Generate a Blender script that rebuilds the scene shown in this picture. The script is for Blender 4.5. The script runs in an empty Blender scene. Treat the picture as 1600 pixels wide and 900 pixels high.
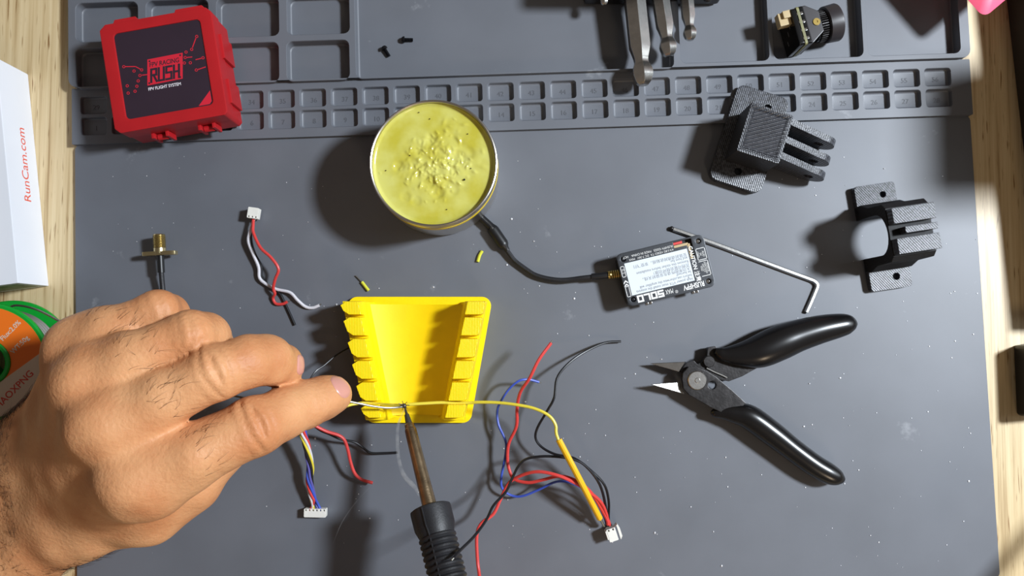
import bpy, bmesh, math, random
import numpy as np
from mathutils import Vector, Matrix

random.seed(7)
rng = np.random.default_rng(7)
sc = bpy.context.scene
COL = sc.collection
S = 0.001                       # everything below is written in millimetres

# ------------------------------------------------------------------ camera
FPX, TILT, HCAM = 1250.0, math.radians(3.05), 396.0
CAM = Vector((0, -HCAM * math.tan(TILT), HCAM))
cam_data = bpy.data.cameras.new('camera')
cam_data.sensor_width = 36
cam_data.lens = FPX / 1600 * 36
cam_data.clip_start = 0.01
cam_data.clip_end = 20
cam = bpy.data.objects.new('camera', cam_data)
COL.objects.link(cam)
cam.location = CAM * S
cam.rotation_euler = (TILT, 0, 0)
sc.camera = cam

# ------------------------------------------------------------------ light and exposure
world = bpy.data.worlds.new('room_light')
sc.world = world
world.use_nodes = True
world.node_tree.nodes['Background'].inputs[0].default_value = (1.0, 0.86, 0.74, 1)
world.node_tree.nodes['Background'].inputs[1].default_value = 0.14


def lamp(name, loc, target, size, power, color):
    d = bpy.data.lights.new(name, 'AREA')
    d.shape = 'DISK'
    d.size = size * S
    d.energy = power
    d.color = color
    o = bpy.data.objects.new(name, d)
    COL.objects.link(o)
    o.location = Vector(loc) * S
    o.rotation_euler = (Vector(target) - Vector(loc)).to_track_quat('-Z', 'Y').to_euler()
    return o


lamp('desk_lamp', (840, 205, 920), (60, 20, 0), 150, 23.0, (0.885, 0.965, 1.05))
lamp('room_lamp', (420, -900, 720), (0, 0, 0), 220, 1.9, (1.0, 0.78, 0.55))

lamp('window_daylight', (1500, 120, 850), (0, 0, 0), 700, 3.6, (0.86, 0.95, 1.0))

sc.view_settings.view_transform = 'Standard'
sc.view_settings.look = 'None'
sc.view_settings.exposure = 0.0
sc.view_settings.gamma = 1.0
sc.view_settings.use_curve_mapping = False


# ------------------------------------------------------------------ helpers
def W(px, py, z=0.0):
    """where the sight line through a pixel of the 1600x900 photo meets height z (mm)"""
    a = (px - 800) / FPX
    b = (450 - py) / FPX
    d = Vector((a, b * math.cos(TILT) + math.sin(TILT), b * math.sin(TILT) - math.cos(TILT)))
    return CAM + d * ((z - HCAM) / d.z)


def lin(c):
    c = c / 255.0
    return c / 12.92 if c <= 0.04045 else ((c + 0.055) / 1.055) ** 2.4


def rgb(r, g, b):
    return (lin(r), lin(g), lin(b), 1)


def mat(name, col, rough=0.5, metal=0.0, spec=0.5, bump=0.0, bscale=800.0, var=0.0, vscale=60.0,
        sss=0.0, coat=0.0, aniso=None, col2=None):
    m = bpy.data.materials.new(name)
    m.use_nodes = True
    nt = m.node_tree
    b = nt.nodes['Principled BSDF']
    b.inputs['Base Color'].default_value = col
    b.inputs['Roughness'].default_value = rough
    b.inputs['Metallic'].default_value = metal
    b.inputs['Specular IOR Level'].default_value = spec
    b.inputs['Coat Weight'].default_value = coat
    if sss:
        b.inputs['Subsurface Weight'].default_value = sss
        b.inputs['Subsurface Radius'].default_value = (1.0, 0.45, 0.25)
        b.inputs['Subsurface Scale'].default_value = 0.004
    tc = nt.nodes.new('ShaderNodeTexCoord')
    src = tc.outputs['Object']
    if aniso:
        mp = nt.nodes.new('ShaderNodeMapping')
        mp.inputs['Scale'].default_value = aniso
        nt.links.new(src, mp.inputs['Vector'])
        src = mp.outputs['Vector']
    if var:
        n = nt.nodes.new('ShaderNodeTexNoise')
        n.inputs['Scale'].default_value = vscale
        n.inputs['Detail'].default_value = 6
        nt.links.new(src, n.inputs['Vector'])
        mx = nt.nodes.new('ShaderNodeMix')
        mx.data_type = 'RGBA'
        c2 = col2 or tuple(max(0, c * (1 - var)) for c in col[:3]) + (1,)
        c1 = col if col2 else tuple(min(1, c * (1 + var)) for c in col[:3]) + (1,)
        mx.inputs[6].default_value = c1
        mx.inputs[7].default_value = c2
        rp = nt.nodes.new('ShaderNodeMapRange')
        rp.inputs['From Min'].default_value = 0.35
        rp.inputs['From Max'].default_value = 0.65
        nt.links.new(n.outputs['Fac'], rp.inputs['Value'])
        nt.links.new(rp.outputs[0], mx.inputs[0])
        nt.links.new(mx.outputs[2], b.inputs['Base Color'])
    if bump:
        n2 = nt.nodes.new('ShaderNodeTexNoise')
        n2.inputs['Scale'].default_value = bscale
        n2.inputs['Detail'].default_value = 4
        nt.links.new(src, n2.inputs['Vector'])
        bp = nt.nodes.new('ShaderNodeBump')
        bp.inputs['Strength'].default_value = bump
        bp.inputs['Distance'].default_value = 0.0006
        nt.links.new(n2.outputs['Fac'], bp.inputs['Height'])
        nt.links.new(bp.outputs[0], b.inputs['Normal'])
    return m


def layered(m, scale, axis='Z', strength=0.5, rot=(0, 0, 0), dist=0.0003):
    """fine 3D-print filament lines as a bump"""
    nt = m.node_tree
    b = nt.nodes['Principled BSDF']
    tc = nt.nodes.new('ShaderNodeTexCoord')
    mp = nt.nodes.new('ShaderNodeMapping')
    mp.inputs['Rotation'].default_value = rot
    w = nt.nodes.new('ShaderNodeTexWave')
    w.bands_direction = axis
    w.inputs['Scale'].default_value = scale
    w.inputs['Distortion'].default_value = 0.6
    w.inputs['Detail'].default_value = 2
    bp = nt.nodes.new('ShaderNodeBump')
    bp.inputs['Strength'].default_value = strength
    bp.inputs['Distance'].default_value = dist
    nt.links.new(tc.outputs['Object'], mp.inputs['Vector'])
    nt.links.new(mp.outputs[0], w.inputs['Vector'])
    nt.links.new(w.outputs['Fac'], bp.inputs['Height'])
    old = b.inputs['Normal'].links
    if old:
        nt.links.new(old[0].from_socket, bp.inputs['Normal'])
    nt.links.new(bp.outputs[0], b.inputs['Normal'])
    return m


def merge(dst, src, M=None):
    vm = {}
    for v in src.verts:
        vm[v] = dst.verts.new(M @ v.co if M else v.co)
    for f in src.faces:
        try:
            dst.faces.new([vm[v] for v in f.verts])
        except ValueError:
            pass
    src.free()
    return dst


def bevel(bm, w, seg=2, ang=30):
    bm.normal_update()
    es = [e for e in bm.edges if len(e.link_faces) == 2 and e.calc_face_angle(0) > math.radians(ang)]
    if es and w > 0:
        bmesh.ops.bevel(bm, geom=es, offset=w, segments=seg, affect='EDGES', profile=0.6, clamp_overlap=True)
    return bm


def box(x0, x1, y0, y1, z0, z1, bv=0.3, seg=2):
    bm = bmesh.new()
    v = [bm.verts.new(p) for p in ((x0, y0, z0), (x1, y0, z0), (x1, y1, z0), (x0, y1, z0),
                                   (x0, y0, z1), (x1, y0, z1), (x1, y1, z1), (x0, y1, z1))]
    for f in ((3, 2, 1, 0), (4, 5, 6, 7), (0, 1, 5, 4), (1, 2, 6, 5), (2, 3, 7, 6), (3, 0, 4, 7)):
        bm.faces.new([v[i] for i in f])
    return bevel(bm, bv, seg)


def rrect(x0, x1, y0, y1, r, n=4):
    pts = []
    for cx, cy, a0 in ((x1 - r, y1 - r, 0), (x0 + r, y1 - r, 90), (x0 + r, y0 + r, 180), (x1 - r, y0 + r, 270)):
        for i in range(n + 1):
            a = math.radians(a0 + 90 * i / n)
            pts.append((cx + r * math.cos(a), cy + r * math.sin(a)))
    return pts


def circ(cx, cy, r, n=20):
    return [(cx + r * math.cos(2 * math.pi * i / n), cy + r * math.sin(2 * math.pi * i / n)) for i in range(n)]


def prism(outline, z0, z1, bv=0.3, holes=(), seg=2):
    bm = bmesh.new()
    if not holes:
        f = bm.faces.new([bm.verts.new((p[0], p[1], z1)) for p in outline])
        fs = [f]
    else:
        es = []
        for loop in [outline] + list(holes):
            vs = [bm.verts.new((p[0], p[1], z1)) for p in loop]
            for i in range(len(vs)):
                es.append(bm.edges.new((vs[i], vs[(i + 1) % len(vs)])))
        r = bmesh.ops.triangle_fill(bm, use_beauty=True, edges=es, normal=(0, 0, 1))
        fs = [g for g in r['geom'] if isinstance(g, bmesh.types.BMFace)]
    ex = bmesh.ops.extrude_face_region(bm, geom=fs, use_keep_orig=True)
    for g in ex['geom']:
        if isinstance(g, bmesh.types.BMVert):
            g.co.z = z0
    bmesh.ops.recalc_face_normals(bm, faces=bm.faces)
    return bevel(bm, bv, seg)


def lathe(profile, n=32, M=None, ring=False):
    """profile of (radius, height) about local z"""
    bm = bmesh.new()
    rings = []
    for r, h in profile:
        if r < 1e-6:
            rings.append([bm.verts.new((0, 0, h))])
        else:
            rings.append([bm.verts.new((r * math.cos(2 * math.pi * i / n), r * math.sin(2 * math.pi * i / n), h))
                          for i in range(n)])
    for a, b in zip(rings, rings[1:]):
        for i in range(n):
            j = (i + 1) % n
            if len(a) == 1 and len(b) > 1:
                bm.faces.new((a[0], b[j], b[i]))
            elif len(b) == 1 and len(a) > 1:
                bm.faces.new((a[i], a[j], b[0]))
            elif len(a) > 1:
                bm.faces.new((a[i], a[j], b[j], b[i]))
    if ring:
        for i in range(n):
            j = (i + 1) % n
            bm.faces.new((rings[-1][i], rings[-1][j], rings[0][j], rings[0][i]))
    elif len(rings[0]) > 1 and (rings[0][0].co - rings[-1][0].co).length > 1e-6:
        bm.faces.new(rings[0][::-1])
        if len(rings[-1]) > 1:
            bm.faces.new(rings[-1])
    elif len(rings[-1]) > 1 and len(rings[0]) == 1:
        bm.faces.new(rings[-1])
    bmesh.ops.recalc_face_normals(bm, faces=bm.faces)
    if M:
        bm.transform(M)
    return bm


def axis_matrix(p, q, roll=0.0):
    """matrix taking local z to the direction p->q with origin p"""
    d = (Vector(q) - Vector(p)).normalized()
    return Matrix.Translation(Vector(p)) @ d.to_track_quat('Z', 'Y').to_matrix().to_4x4() @ Matrix.Rotation(roll, 4, 'Z')


def spline(pts, per=6):
    P = np.array([list(p) for p in pts], float)
    if len(P) < 3:
        return P
    A = np.vstack([2 * P[0] - P[1], P, 2 * P[-1] - P[-2]])
    out = []
    for i in range(1, len(A) - 2):
        p0, p1, p2, p3 = A[i - 1], A[i], A[i + 1], A[i + 2]
        for k in range(per):
            t = k / per
            out.append(0.5 * ((2 * p1) + (p2 - p0) * t + (2 * p0 - 5 * p1 + 4 * p2 - p3) * t * t
                              + (3 * p1 - p0 - 3 * p2 + p3) * t ** 3))
    out.append(P[-1])
    return np.array(out)


def tube(pts, r, sides=8, flat=1.0, round_end=False):
    """tube along points (x,y,z[,radius]); flat squeezes it in z"""
    P = np.array([list(p) for p in pts], float)
    R = P[:, 3] if P.shape[1] > 3 else np.full(len(P), r)
    P = P[:, :3]
    bm = bmesh.new()
    n = len(P)
    T = np.gradient(P, axis=0)
    T /= np.linalg.norm(T, axis=1)[:, None] + 1e-12
    up = np.array([0, 0, 1.0])
    if abs(T[0] @ up) > 0.95:
        up = np.array([0, 1.0, 0])
    u = np.cross(up, T[0])
    u /= np.linalg.norm(u)
    rings = []
    for i in range(n):
        u = u - T[i] * (u @ T[i])
        u /= np.linalg.norm(u) + 1e-12
        v = np.cross(T[i], u)
        ring = []
        for k in range(sides):
            a = 2 * math.pi * k / sides
            off = (u * math.cos(a) + v * math.sin(a)) * R[i]
            off[2] *= flat
            ring.append(bm.verts.new(P[i] + off))
        rings.append(ring)
    for a, b in zip(rings, rings[1:]):
        for k in range(sides):
            j = (k + 1) % sides
            bm.faces.new((a[k], a[j], b[j], b[k]))
    bm.faces.new(rings[0][::-1])
    bm.faces.new(rings[-1])
    return bm


def ball(c, r, sub=2, sc3=(1, 1, 1)):
    bm = bmesh.new()
    bmesh.ops.create_icosphere(bm, subdivisions=sub, radius=r)
    for v in bm.verts:
        v.co = Vector((v.co.x * sc3[0], v.co.y * sc3[1], v.co.z * sc3[2])) + Vector(c)
    return bm


def xform(bm, M):
    bm.transform(M)
    return bm


def union(*bms):
    d = bms[0]
    for b in bms[1:]:
        merge(d, b)
    return d


def obj(name, bm, m, parent=None, off=None, smooth=35, label=None):
    """link one mesh object; off (mm) is subtracted so that world coordinates become local ones"""
    me = bpy.data.meshes.new(name)
    if isinstance(bm, bpy.types.Mesh):
        me = bm
    else:
        if off is not None:
            bm.transform(Matrix.Translation(-Vector(off)))
        bm.transform(Matrix.Scale(S, 4))
        bm.normal_update()
        bm.to_mesh(me)
        bm.free()
    if smooth:
        for p in me.polygons:
            p.use_smooth = True
        me.set_sharp_from_angle(angle=math.radians(smooth))
    if not me.materials:
        me.materials.append(m)
    o = bpy.data.objects.new(name, me)
    if 0 < smooth < 50:
        wn = o.modifiers.new('weighted', 'WEIGHTED_NORMAL')
        wn.keep_sharp = True
    COL.objects.link(o)
    if parent:
        o.parent = parent
    if label:
        o['label'] = label
    return o


def thing(name, label, cat, loc=(0, 0, 0), rotz=0.0, group=None):
    o = bpy.data.objects.new(name, None)
    o.empty_display_size = 0.01
    COL.objects.link(o)
    o.location = Vector(loc) * S
    o.rotation_euler = (0, 0, rotz)
    o['label'] = label
    o['category'] = cat
    if group:
        o['group'] = group
    return o


def tag(o, label, cat, group=None):
    o['label'] = label
    o['category'] = cat
    if group:
        o['group'] = group
    return o


def text(name, body, size, m, parent, M, ext=0.04, align='CENTER', sx=1.0, bold=0.0, shear=0.0, label=None):
    c = bpy.data.curves.new(name, 'FONT')
    c.body = body
    c.size = size
    c.extrude = ext
    c.align_x = align
    c.align_y = 'CENTER'
    c.resolution_u = 3
    c.shear = shear
    c.offset = bold
    tmp = bpy.data.objects.new(name, c)
    me = bpy.data.meshes.new_from_object(tmp)
    bpy.data.objects.remove(tmp)
    bpy.data.curves.remove(c)
    me.materials.clear()
    me.transform(Matrix.Scale(S, 4) @ M @ Matrix.Diagonal((sx, 1, 1, 1)))
    return obj(name, me, m, parent, smooth=0, label=label)


def TR(x, y, z=0.0, rz=0.0):
    return Matrix.Translation((x, y, z)) @ Matrix.Rotation(math.radians(rz), 4, 'Z')


def wires(pix, r, per=5, sides=8):
    """pixels with heights -> tube in world mm"""
    pts = [W(*p) for p in pix]
    return tube(spline(pts, per), r, sides)


# ------------------------------------------------------------------ materials
M = {}
M['mat'] = mat('silicone_mat', rgb(98, 101, 108), 0.5, spec=0.62, bump=0.03, bscale=2500, var=0.06, vscale=25)
def smudges(m):
    nt = m.node_tree
    b = nt.nodes['Principled BSDF']
    src = b.inputs['Base Color'].links[0].from_socket
    tc = nt.nodes.new('ShaderNodeTexCoord')
    n = nt.nodes.new('ShaderNodeTexNoise')
    n.inputs['Scale'].default_value = 48
    n.inputs['Detail'].default_value = 7
    n.inputs['Roughness'].default_value = 0.62
    r = nt.nodes.new('ShaderNodeMapRange')
    r.inputs['From Min'].default_value = 0.665
    r.inputs['From Max'].default_value = 0.74
    r.inputs['To Max'].default_value = 0.3
    mx = nt.nodes.new('ShaderNodeMix')
    mx.data_type = 'RGBA'
    mx.inputs[7].default_value = rgb(176, 178, 182)
    nt.links.new(tc.outputs['Object'], n.inputs['Vector'])
    nt.links.new(n.outputs['Fac'], r.inputs['Value'])
    nt.links.new(r.outputs[0], mx.inputs[0])
    nt.links.new(src, mx.inputs[6])
    nt.links.new(mx.outputs[2], b.inputs['Base Color'])


smudges(M['mat'])
M['matnum'] = mat('moulded_number', rgb(84, 86, 92), 0.55)
M['white'] = mat('white_nylon', rgb(226, 224, 216), 0.45, var=0.04, vscale=200)
M['paper'] = mat('white_card', rgb(228, 231, 238), 0.55, var=0.015, vscale=30)
M['redprint'] = mat('orange_red_ink', rgb(226, 92, 70), 0.6)
M['case'] = mat('red_plastic', rgb(172, 26, 32), 0.42, spec=0.45, bump=0.08, bscale=3000, var=0.05)
M['label'] = mat('black_violet_label', rgb(44, 30, 42), 0.5, var=0.05)
M['labelred'] = mat('label_red_ink', rgb(200, 32, 52), 0.5)
M['labelwhite'] = mat('label_white_ink', rgb(225, 220, 225), 0.5)
M['alu'] = mat('spun_aluminium', rgb(205, 200, 192), 0.28, metal=1.0, bump=0.05, bscale=600)
M['tinband'] = mat('yellow_tin_band', rgb(214, 188, 40), 0.4)
M['steel'] = mat('satin_steel', rgb(200, 198, 194), 0.27, metal=1.0, bump=0.04, bscale=900, var=0.06, vscale=300)
M['chrome'] = mat('bright_steel', rgb(210, 208, 205), 0.16, metal=1.0)
M['darksteel'] = mat('blackened_steel', rgb(52, 50, 50), 0.38, metal=0.6, bump=0.12, bscale=900, var=0.25, vscale=300)
M['screw'] = mat('black_oxide_steel', rgb(38, 38, 42), 0.35, metal=0.7)
M['black'] = mat('black_plastic', rgb(20, 20, 22), 0.4, var=0.1)
M['rubber'] = mat('black_rubber_grip', rgb(30, 30, 33), 0.5, bump=0.15, bscale=1500, var=0.2, vscale=150)
M['grip'] = mat('glossy_black_vinyl', rgb(16, 15, 16), 0.27, spec=0.6, bump=0.02, bscale=60, var=0.1)
M['pla'] = mat('black_print', rgb(33, 33, 36), 0.33, spec=0.6, bump=0.35, bscale=1100, var=0.3, vscale=500)
layered(M['pla'], 520, 'X', 0.8, rot=(0, 0, math.radians(45)))
M['pla_top'] = mat('black_print_top', rgb(30, 30, 33), 0.32, spec=0.7, bump=0.12, bscale=1100, var=0.45, vscale=900, col2=rgb(80, 82, 89))
layered(M['pla_top'], 330, 'X', 0.4, rot=(0, 0, math.radians(-35)), dist=0.0003)
M['yellow'] = mat('yellow_print', rgb(250, 218, 0), 0.42, spec=0.4, bump=0.1, bscale=900, var=0.03, vscale=120)
layered(M['yellow'], 480, 'Z', 0.35)
M['yellow_teeth'] = mat('yellow_print_teeth', rgb(250, 218, 0), 0.42, spec=0.4, bump=0.12, bscale=900, var=0.03, vscale=120)
layered(M['yellow_teeth'], 420, 'X', 0.3)
M['brass'] = mat('brass', rgb(206, 192, 150), 0.3, metal=1.0)
M['gold'] = mat('gold_plate', rgb(220, 190, 112), 0.25, metal=1.0)
M['pcb_edge'] = mat('board_edge', rgb(124, 122, 82), 0.5, var=0.2, vscale=500)
M['beige'] = mat('beige_connector', rgb(186, 164, 122), 0.5)
M['glossblack'] = mat('gloss_black', rgb(14, 14, 15), 0.2)
M['lens'] = mat('lens_cap', rgb(48, 44, 46), 0.4, var=0.1)
M['lensglass'] = mat('lens_glass', rgb(10, 12, 20), 0.05, coat=1.0)
M['greymetal'] = mat('anodised_grey', rgb(58, 60, 64), 0.42, metal=0.4, bump=0.05, var=0.05)
M['sticker'] = mat('white_sticker', rgb(214, 222, 228), 0.5)
M['ink'] = mat('grey_ink', rgb(118, 118, 124), 0.6)
M['lightink'] = mat('white_ink', rgb(226, 226, 224), 0.5)
M['redwire'] = mat('red_insulation', rgb(208, 62, 58), 0.42)
M['blackwire'] = mat('black_insulation', rgb(20, 20, 24), 0.36)
M['bluewire'] = mat('blue_insulation', rgb(58, 82, 180), 0.42)
M['violetwire'] = mat('violet_insulation', rgb(92, 88, 160), 0.42)
M['yellowwire'] = mat('yellow_insulation', rgb(222, 204, 62), 0.42)
M['whitewire'] = mat('white_insulation', rgb(208, 206, 212), 0.42)
M['sleeve'] = mat('yellow_shrink_sleeve', rgb(236, 182, 24), 0.4)
M['lime'] = mat('lime_insulation', rgb(206, 206, 60), 0.45)
M['solder'] = mat('solder', rgb(158, 156, 150), 0.5, metal=1.0)
M['green'] = mat('green_spool_plastic', rgb(10, 150, 46), 0.35, spec=0.5)
M['orange'] = mat('orange_paper', rgb(232, 112, 22), 0.5)
M['cream'] = mat('pale_paper', rgb(206, 190, 172), 0.55)
M['redink'] = mat('spool_red_ink', rgb(196, 60, 44), 0.55)
M['shaft'] = mat('heat_tinted_steel', rgb(160, 140, 112), 0.34, metal=1.0, bump=0.12, bscale=1200, var=0.25, vscale=180)
M['tip'] = mat('dark_iron_tip', rgb(92, 88, 84), 0.45, metal=0.8)
M['pink'] = mat('pink_plastic', rgb(250, 100, 132), 0.4)
M['pinkwhite'] = mat('pale_pink_plastic', rgb(244, 226, 240), 0.4)
M['nail'] = mat('fingernail', rgb(205, 146, 132), 0.3, spec=0.5)
M['hair'] = mat('body_hair', rgb(46, 34, 26), 0.5)
M['crumb'] = mat('solder_crumb', rgb(215, 215, 218), 0.35, metal=0.3)
M['skin'] = mat('skin', rgb(212, 156, 110), 0.5, spec=0.3, bump=0.55, bscale=620, var=0.10, vscale=45, sss=0.12,
                col2=rgb(194, 130, 86))


def wood_material():
    m = bpy.data.materials.new('pale_oak_laminate')
    m.use_nodes = True
    nt = m.node_tree
    b = nt.nodes['Principled BSDF']
    b.inputs['Roughness'].default_value = 0.42
    tc = nt.nodes.new('ShaderNodeTexCoord')
    mp = nt.nodes.new('ShaderNodeMapping')
    mp.inputs['Rotation'].default_value = (0, 0, math.radians(-3))
    mp.inputs['Scale'].default_value = (420, 9, 1)
    n = nt.nodes.new('ShaderNodeTexNoise')
    n.inputs['Scale'].default_value = 1.0
    n.inputs['Detail'].default_value = 5
    n.inputs['Roughness'].default_value = 0.6
    cr = nt.nodes.new('ShaderNodeValToRGB')
    cr.color_ramp.elements[0].position = 0.32
    cr.color_ramp.elements[0].color = rgb(168, 140, 98)
    cr.color_ramp.elements[1].position = 0.66
    cr.color_ramp.elements[1].color = rgb(220, 199, 158)
    e = cr.color_ramp.elements.new(0.47)
    e.color = rgb(205, 181, 138)
    mp2 = nt.nodes.new('ShaderNodeMapping')
    mp2.inputs['Rotation'].default_value = (0, 0, math.radians(-3))
    mp2.inputs['Scale'].default_value = (900, 60, 1)
    n2 = nt.nodes.new('ShaderNodeTexNoise')
    n2.inputs['Detail'].default_value = 2
    n2.inputs['Scale'].default_value = 1.0
    r2 = nt.nodes.new('ShaderNodeMapRange')
    r2.inputs['From Min'].default_value = 0.27
    r2.inputs['From Max'].default_value = 0.37
    mx = nt.nodes.new('ShaderNodeMix')
    mx.data_type = 'RGBA'
    mx.inputs[6].default_value = rgb(140, 106, 66)
    for a, q in ((mp, n), (mp2, n2)):
        nt.links.new(tc.outputs['Object'], a.inputs['Vector'])
        nt.links.new(a.outputs[0], q.inputs['Vector'])
    nt.links.new(n.outputs['Fac'], cr.inputs['Fac'])
    nt.links.new(n2.outputs['Fac'], r2.inputs['Value'])
    nt.links.new(r2.outputs[0], mx.inputs[0])
    nt.links.new(cr.outputs[0], mx.inputs[7])
    nt.links.new(mx.outputs[2], b.inputs['Base Color'])
    bp = nt.nodes.new('ShaderNodeBump')
    bp.inputs['Strength'].default_value = 0.15
    bp.inputs['Distance'].default_value = 0.0003
    nt.links.new(n.outputs['Fac'], bp.inputs['Height'])
    nt.links.new(bp.outputs[0], b.inputs['Normal'])
    return m


M['wood'] = wood_material()


def flux_material():
    m = bpy.data.materials.new('flux_paste')
    m.use_nodes = True
    nt = m.node_tree
    b = nt.nodes['Principled BSDF']
    b.inputs['Roughness'].default_value = 0.16
    b.inputs['Subsurface Weight'].default_value = 0.2
    b.inputs['Subsurface Radius'].default_value = (1.0, 0.9, 0.3)
    b.inputs['Subsurface Scale'].default_value = 0.006
    tc = nt.nodes.new('ShaderNodeTexCoord')
    n = nt.nodes.new('ShaderNodeTexNoise')
    n.inputs['Scale'].default_value = 75
    n.inputs['Detail'].default_value = 3
    cr = nt.nodes.new('ShaderNodeValToRGB')
    cr.color_ramp.elements[0].position = 0.35
    cr.color_ramp.elements[0].color = rgb(190, 180, 64)
    cr.color_ramp.elements[1].position = 0.62
    cr.color_ramp.elements[1].color = rgb(206, 202, 110)
    nt.links.new(tc.outputs['Object'], n.inputs['Vector'])
    nt.links.new(n.outputs['Fac'], cr.inputs['Fac'])
    nt.links.new(cr.outputs[0], b.inputs['Base Color'])
    n2 = nt.nodes.new('ShaderNodeTexNoise')
    n2.inputs['Scale'].default_value = 300
    n2.inputs['Detail'].default_value = 3
    bp = nt.nodes.new('ShaderNodeBump')
    bp.inputs['Strength'].default_value = 0.2
    bp.inputs['Distance'].default_value = 0.0004
    nt.links.new(tc.outputs['Object'], n2.inputs['Vector'])
    nt.links.new(n2.outputs['Fac'], bp.inputs['Height'])
    nt.links.new(bp.outputs[0], b.inputs['Normal'])
    return m


M['flux'] = flux_material()


def smoke_material():
    m = bpy.data.materials.new('solder_smoke')
    m.use_nodes = True
    nt = m.node_tree
    nt.nodes.remove(nt.nodes['Principled BSDF'])
    v = nt.nodes.new('ShaderNodeVolumePrincipled')
    v.inputs['Color'].default_value = (0.9, 0.9, 0.92, 1)
    tc = nt.nodes.new('ShaderNodeTexCoord')
    n = nt.nodes.new('ShaderNodeTexNoise')
    n.inputs['Scale'].default_value = 220
    n.inputs['Detail'].default_value = 2
    r = nt.nodes.new('ShaderNodeMapRange')
    r.inputs['From Min'].default_value = 0.35
    r.inputs['From Max'].default_value = 0.7
    r.inputs['To Min'].default_value = 60
    r.inputs['To Max'].default_value = 420
    nt.links.new(tc.outputs['Object'], n.inputs['Vector'])
    nt.links.new(n.outputs['Fac'], r.inputs['Value'])
    nt.links.new(r.outputs[0], v.inputs['Density'])
    nt.links.new(v.outputs[0], nt.nodes['Material Output'].inputs['Volume'])
    return m


M['smoke'] = smoke_material()

# ------------------------------------------------------------------ desk and floor
ZW = -2.0                                        # wood surface; the mat's working surface is z = 0
e0, e1 = W(1572, 0, ZW), W(1599, 240, ZW)        # right edge of the visible desk strip
fl = obj('floor', box(-1500, 1500, -1500, 1500, -760, -750, 0), mat('dark_floor', rgb(70, 58, 48), 0.6, var=0.2, vscale=8))
fl['kind'] = 'structure'
desk = thing('desk', 'pale oak laminate desk top under the grey mat', 'desk', (0, 0, ZW - 25))
obj('desk_top', box(-420, 420, -330, 330, 0, 25, 1.0), M['wood'], desk)
for sx in (-380, 380):
    for sy in (-290, 290):
        obj('leg', box(sx - 20, sx + 20, sy - 20, sy + 20, -723, 0, 1), M['darksteel'], desk)

# ------------------------------------------------------------------ soldering mat
MA = math.radians(1.93)
MO = Vector((-218.9, 71.3))                      # left end of the line where the strip meets the working area
mc, ms = math.cos(MA), math.sin(MA)


def muv(px, py, z):
    p = W(px, py, z)
    d = Vector((p.x - MO.x, p.y - MO.y))
    return d.x * mc + d.y * ms, -d.x * ms + d.y * mc


smat = thing('soldering_mat', 'grey silicone soldering mat with numbered cells and parts trays', 'mat',
             (MO.x, MO.y, ZW), MA)
MW = 449.0
ZT, ZS = 5.0, 2.4                                # tray rim and strip heights above the working surface
h0 = -ZW                                         # local z of the working surface
V1 = 28.2                                        # strip / tray boundary
obj('work_surface', prism(rrect(0, MW, -228, 0.5, 3), 0, h0, 0.5), M['mat'], smat)


def pocket(x0, x1, y0, y1, r, zt, zb):
    bm = bmesh.new()
    lay = [(0.0, zt - 0.02), (0.12, zt - 0.22), (0.3, zt - 0.6), (0.45, zb + 0.5), (0.8, zb + 0.12), (1.3, zb)]
    rings = []
    for ins, z in lay:
        rings.append([bm.verts.new((p[0], p[1], z)) for p in rrect(x0 + ins, x1 - ins, y0 + ins, y1 - ins, max(0.3, r - ins * 0.5), 4)])
    for a, b in zip(rings, rings[1:]):
        for i in range(len(a)):
            j = (i + 1) % len(a)
            bm.faces.new((a[i], a[j], b[j], b[i]))
    bm.faces.new(rings[-1])
    bmesh.ops.recalc_face_normals(bm, faces=bm.faces)
    return bm


# numbered strip
cells = []
PITCH, CW, CH = 15.62, 13.3, 9.2
U0 = muv(1006, 150, ZS)[0] - 18 * PITCH          # left side of column 1
for row, v0 in ((0, 4.4), (1, 15.0)):
    for c in range(28):
        cells.append((U0 + c * PITCH, v0, c + 1 + 28 * row))
holes = [rrect(u, u + CW, v, v + CH, 1.6) for u, v, n in cells]
strip = obj('number_strip', prism(rrect(0, MW, 0, V1, 0.6), 0, h0 + ZS, 0.45, holes), M['mat'], smat)
pm = None
for u, v, n in cells:
    if pm is None:
        o = obj('cell', pocket(0, CW, 0, CH, 1.6, h0 + ZS, h0 - 0.2), M['mat'], strip)
        pm = o.data
    else:
        o = obj('cell', pm, M['mat'], strip, smooth=0)
    o.location = (u * S, v * S, 0)
    text('number', str(n), 3.4, M['matnum'], strip, TR(u + CW / 2, v + CH / 2 - 0.6, h0 - 0.14), 0.08)

# parts trays
zt = h0 + ZT
V2 = V1 + 72
trays = []


def tray(px0, px1, pyb, pyt, zf=-1.0):
    u0 = muv(px0, pyb, ZT)[0]
    u1 = muv(px1, pyb, ZT)[0]
    vb = muv((px0 + px1) / 2, pyb, ZT)[1]
    vt = muv((px0 + px1) / 2, pyt, ZT)[1] if pyt is not None else V2 - 3.5
    trays.append((u0, u1, vb, vt))


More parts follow.
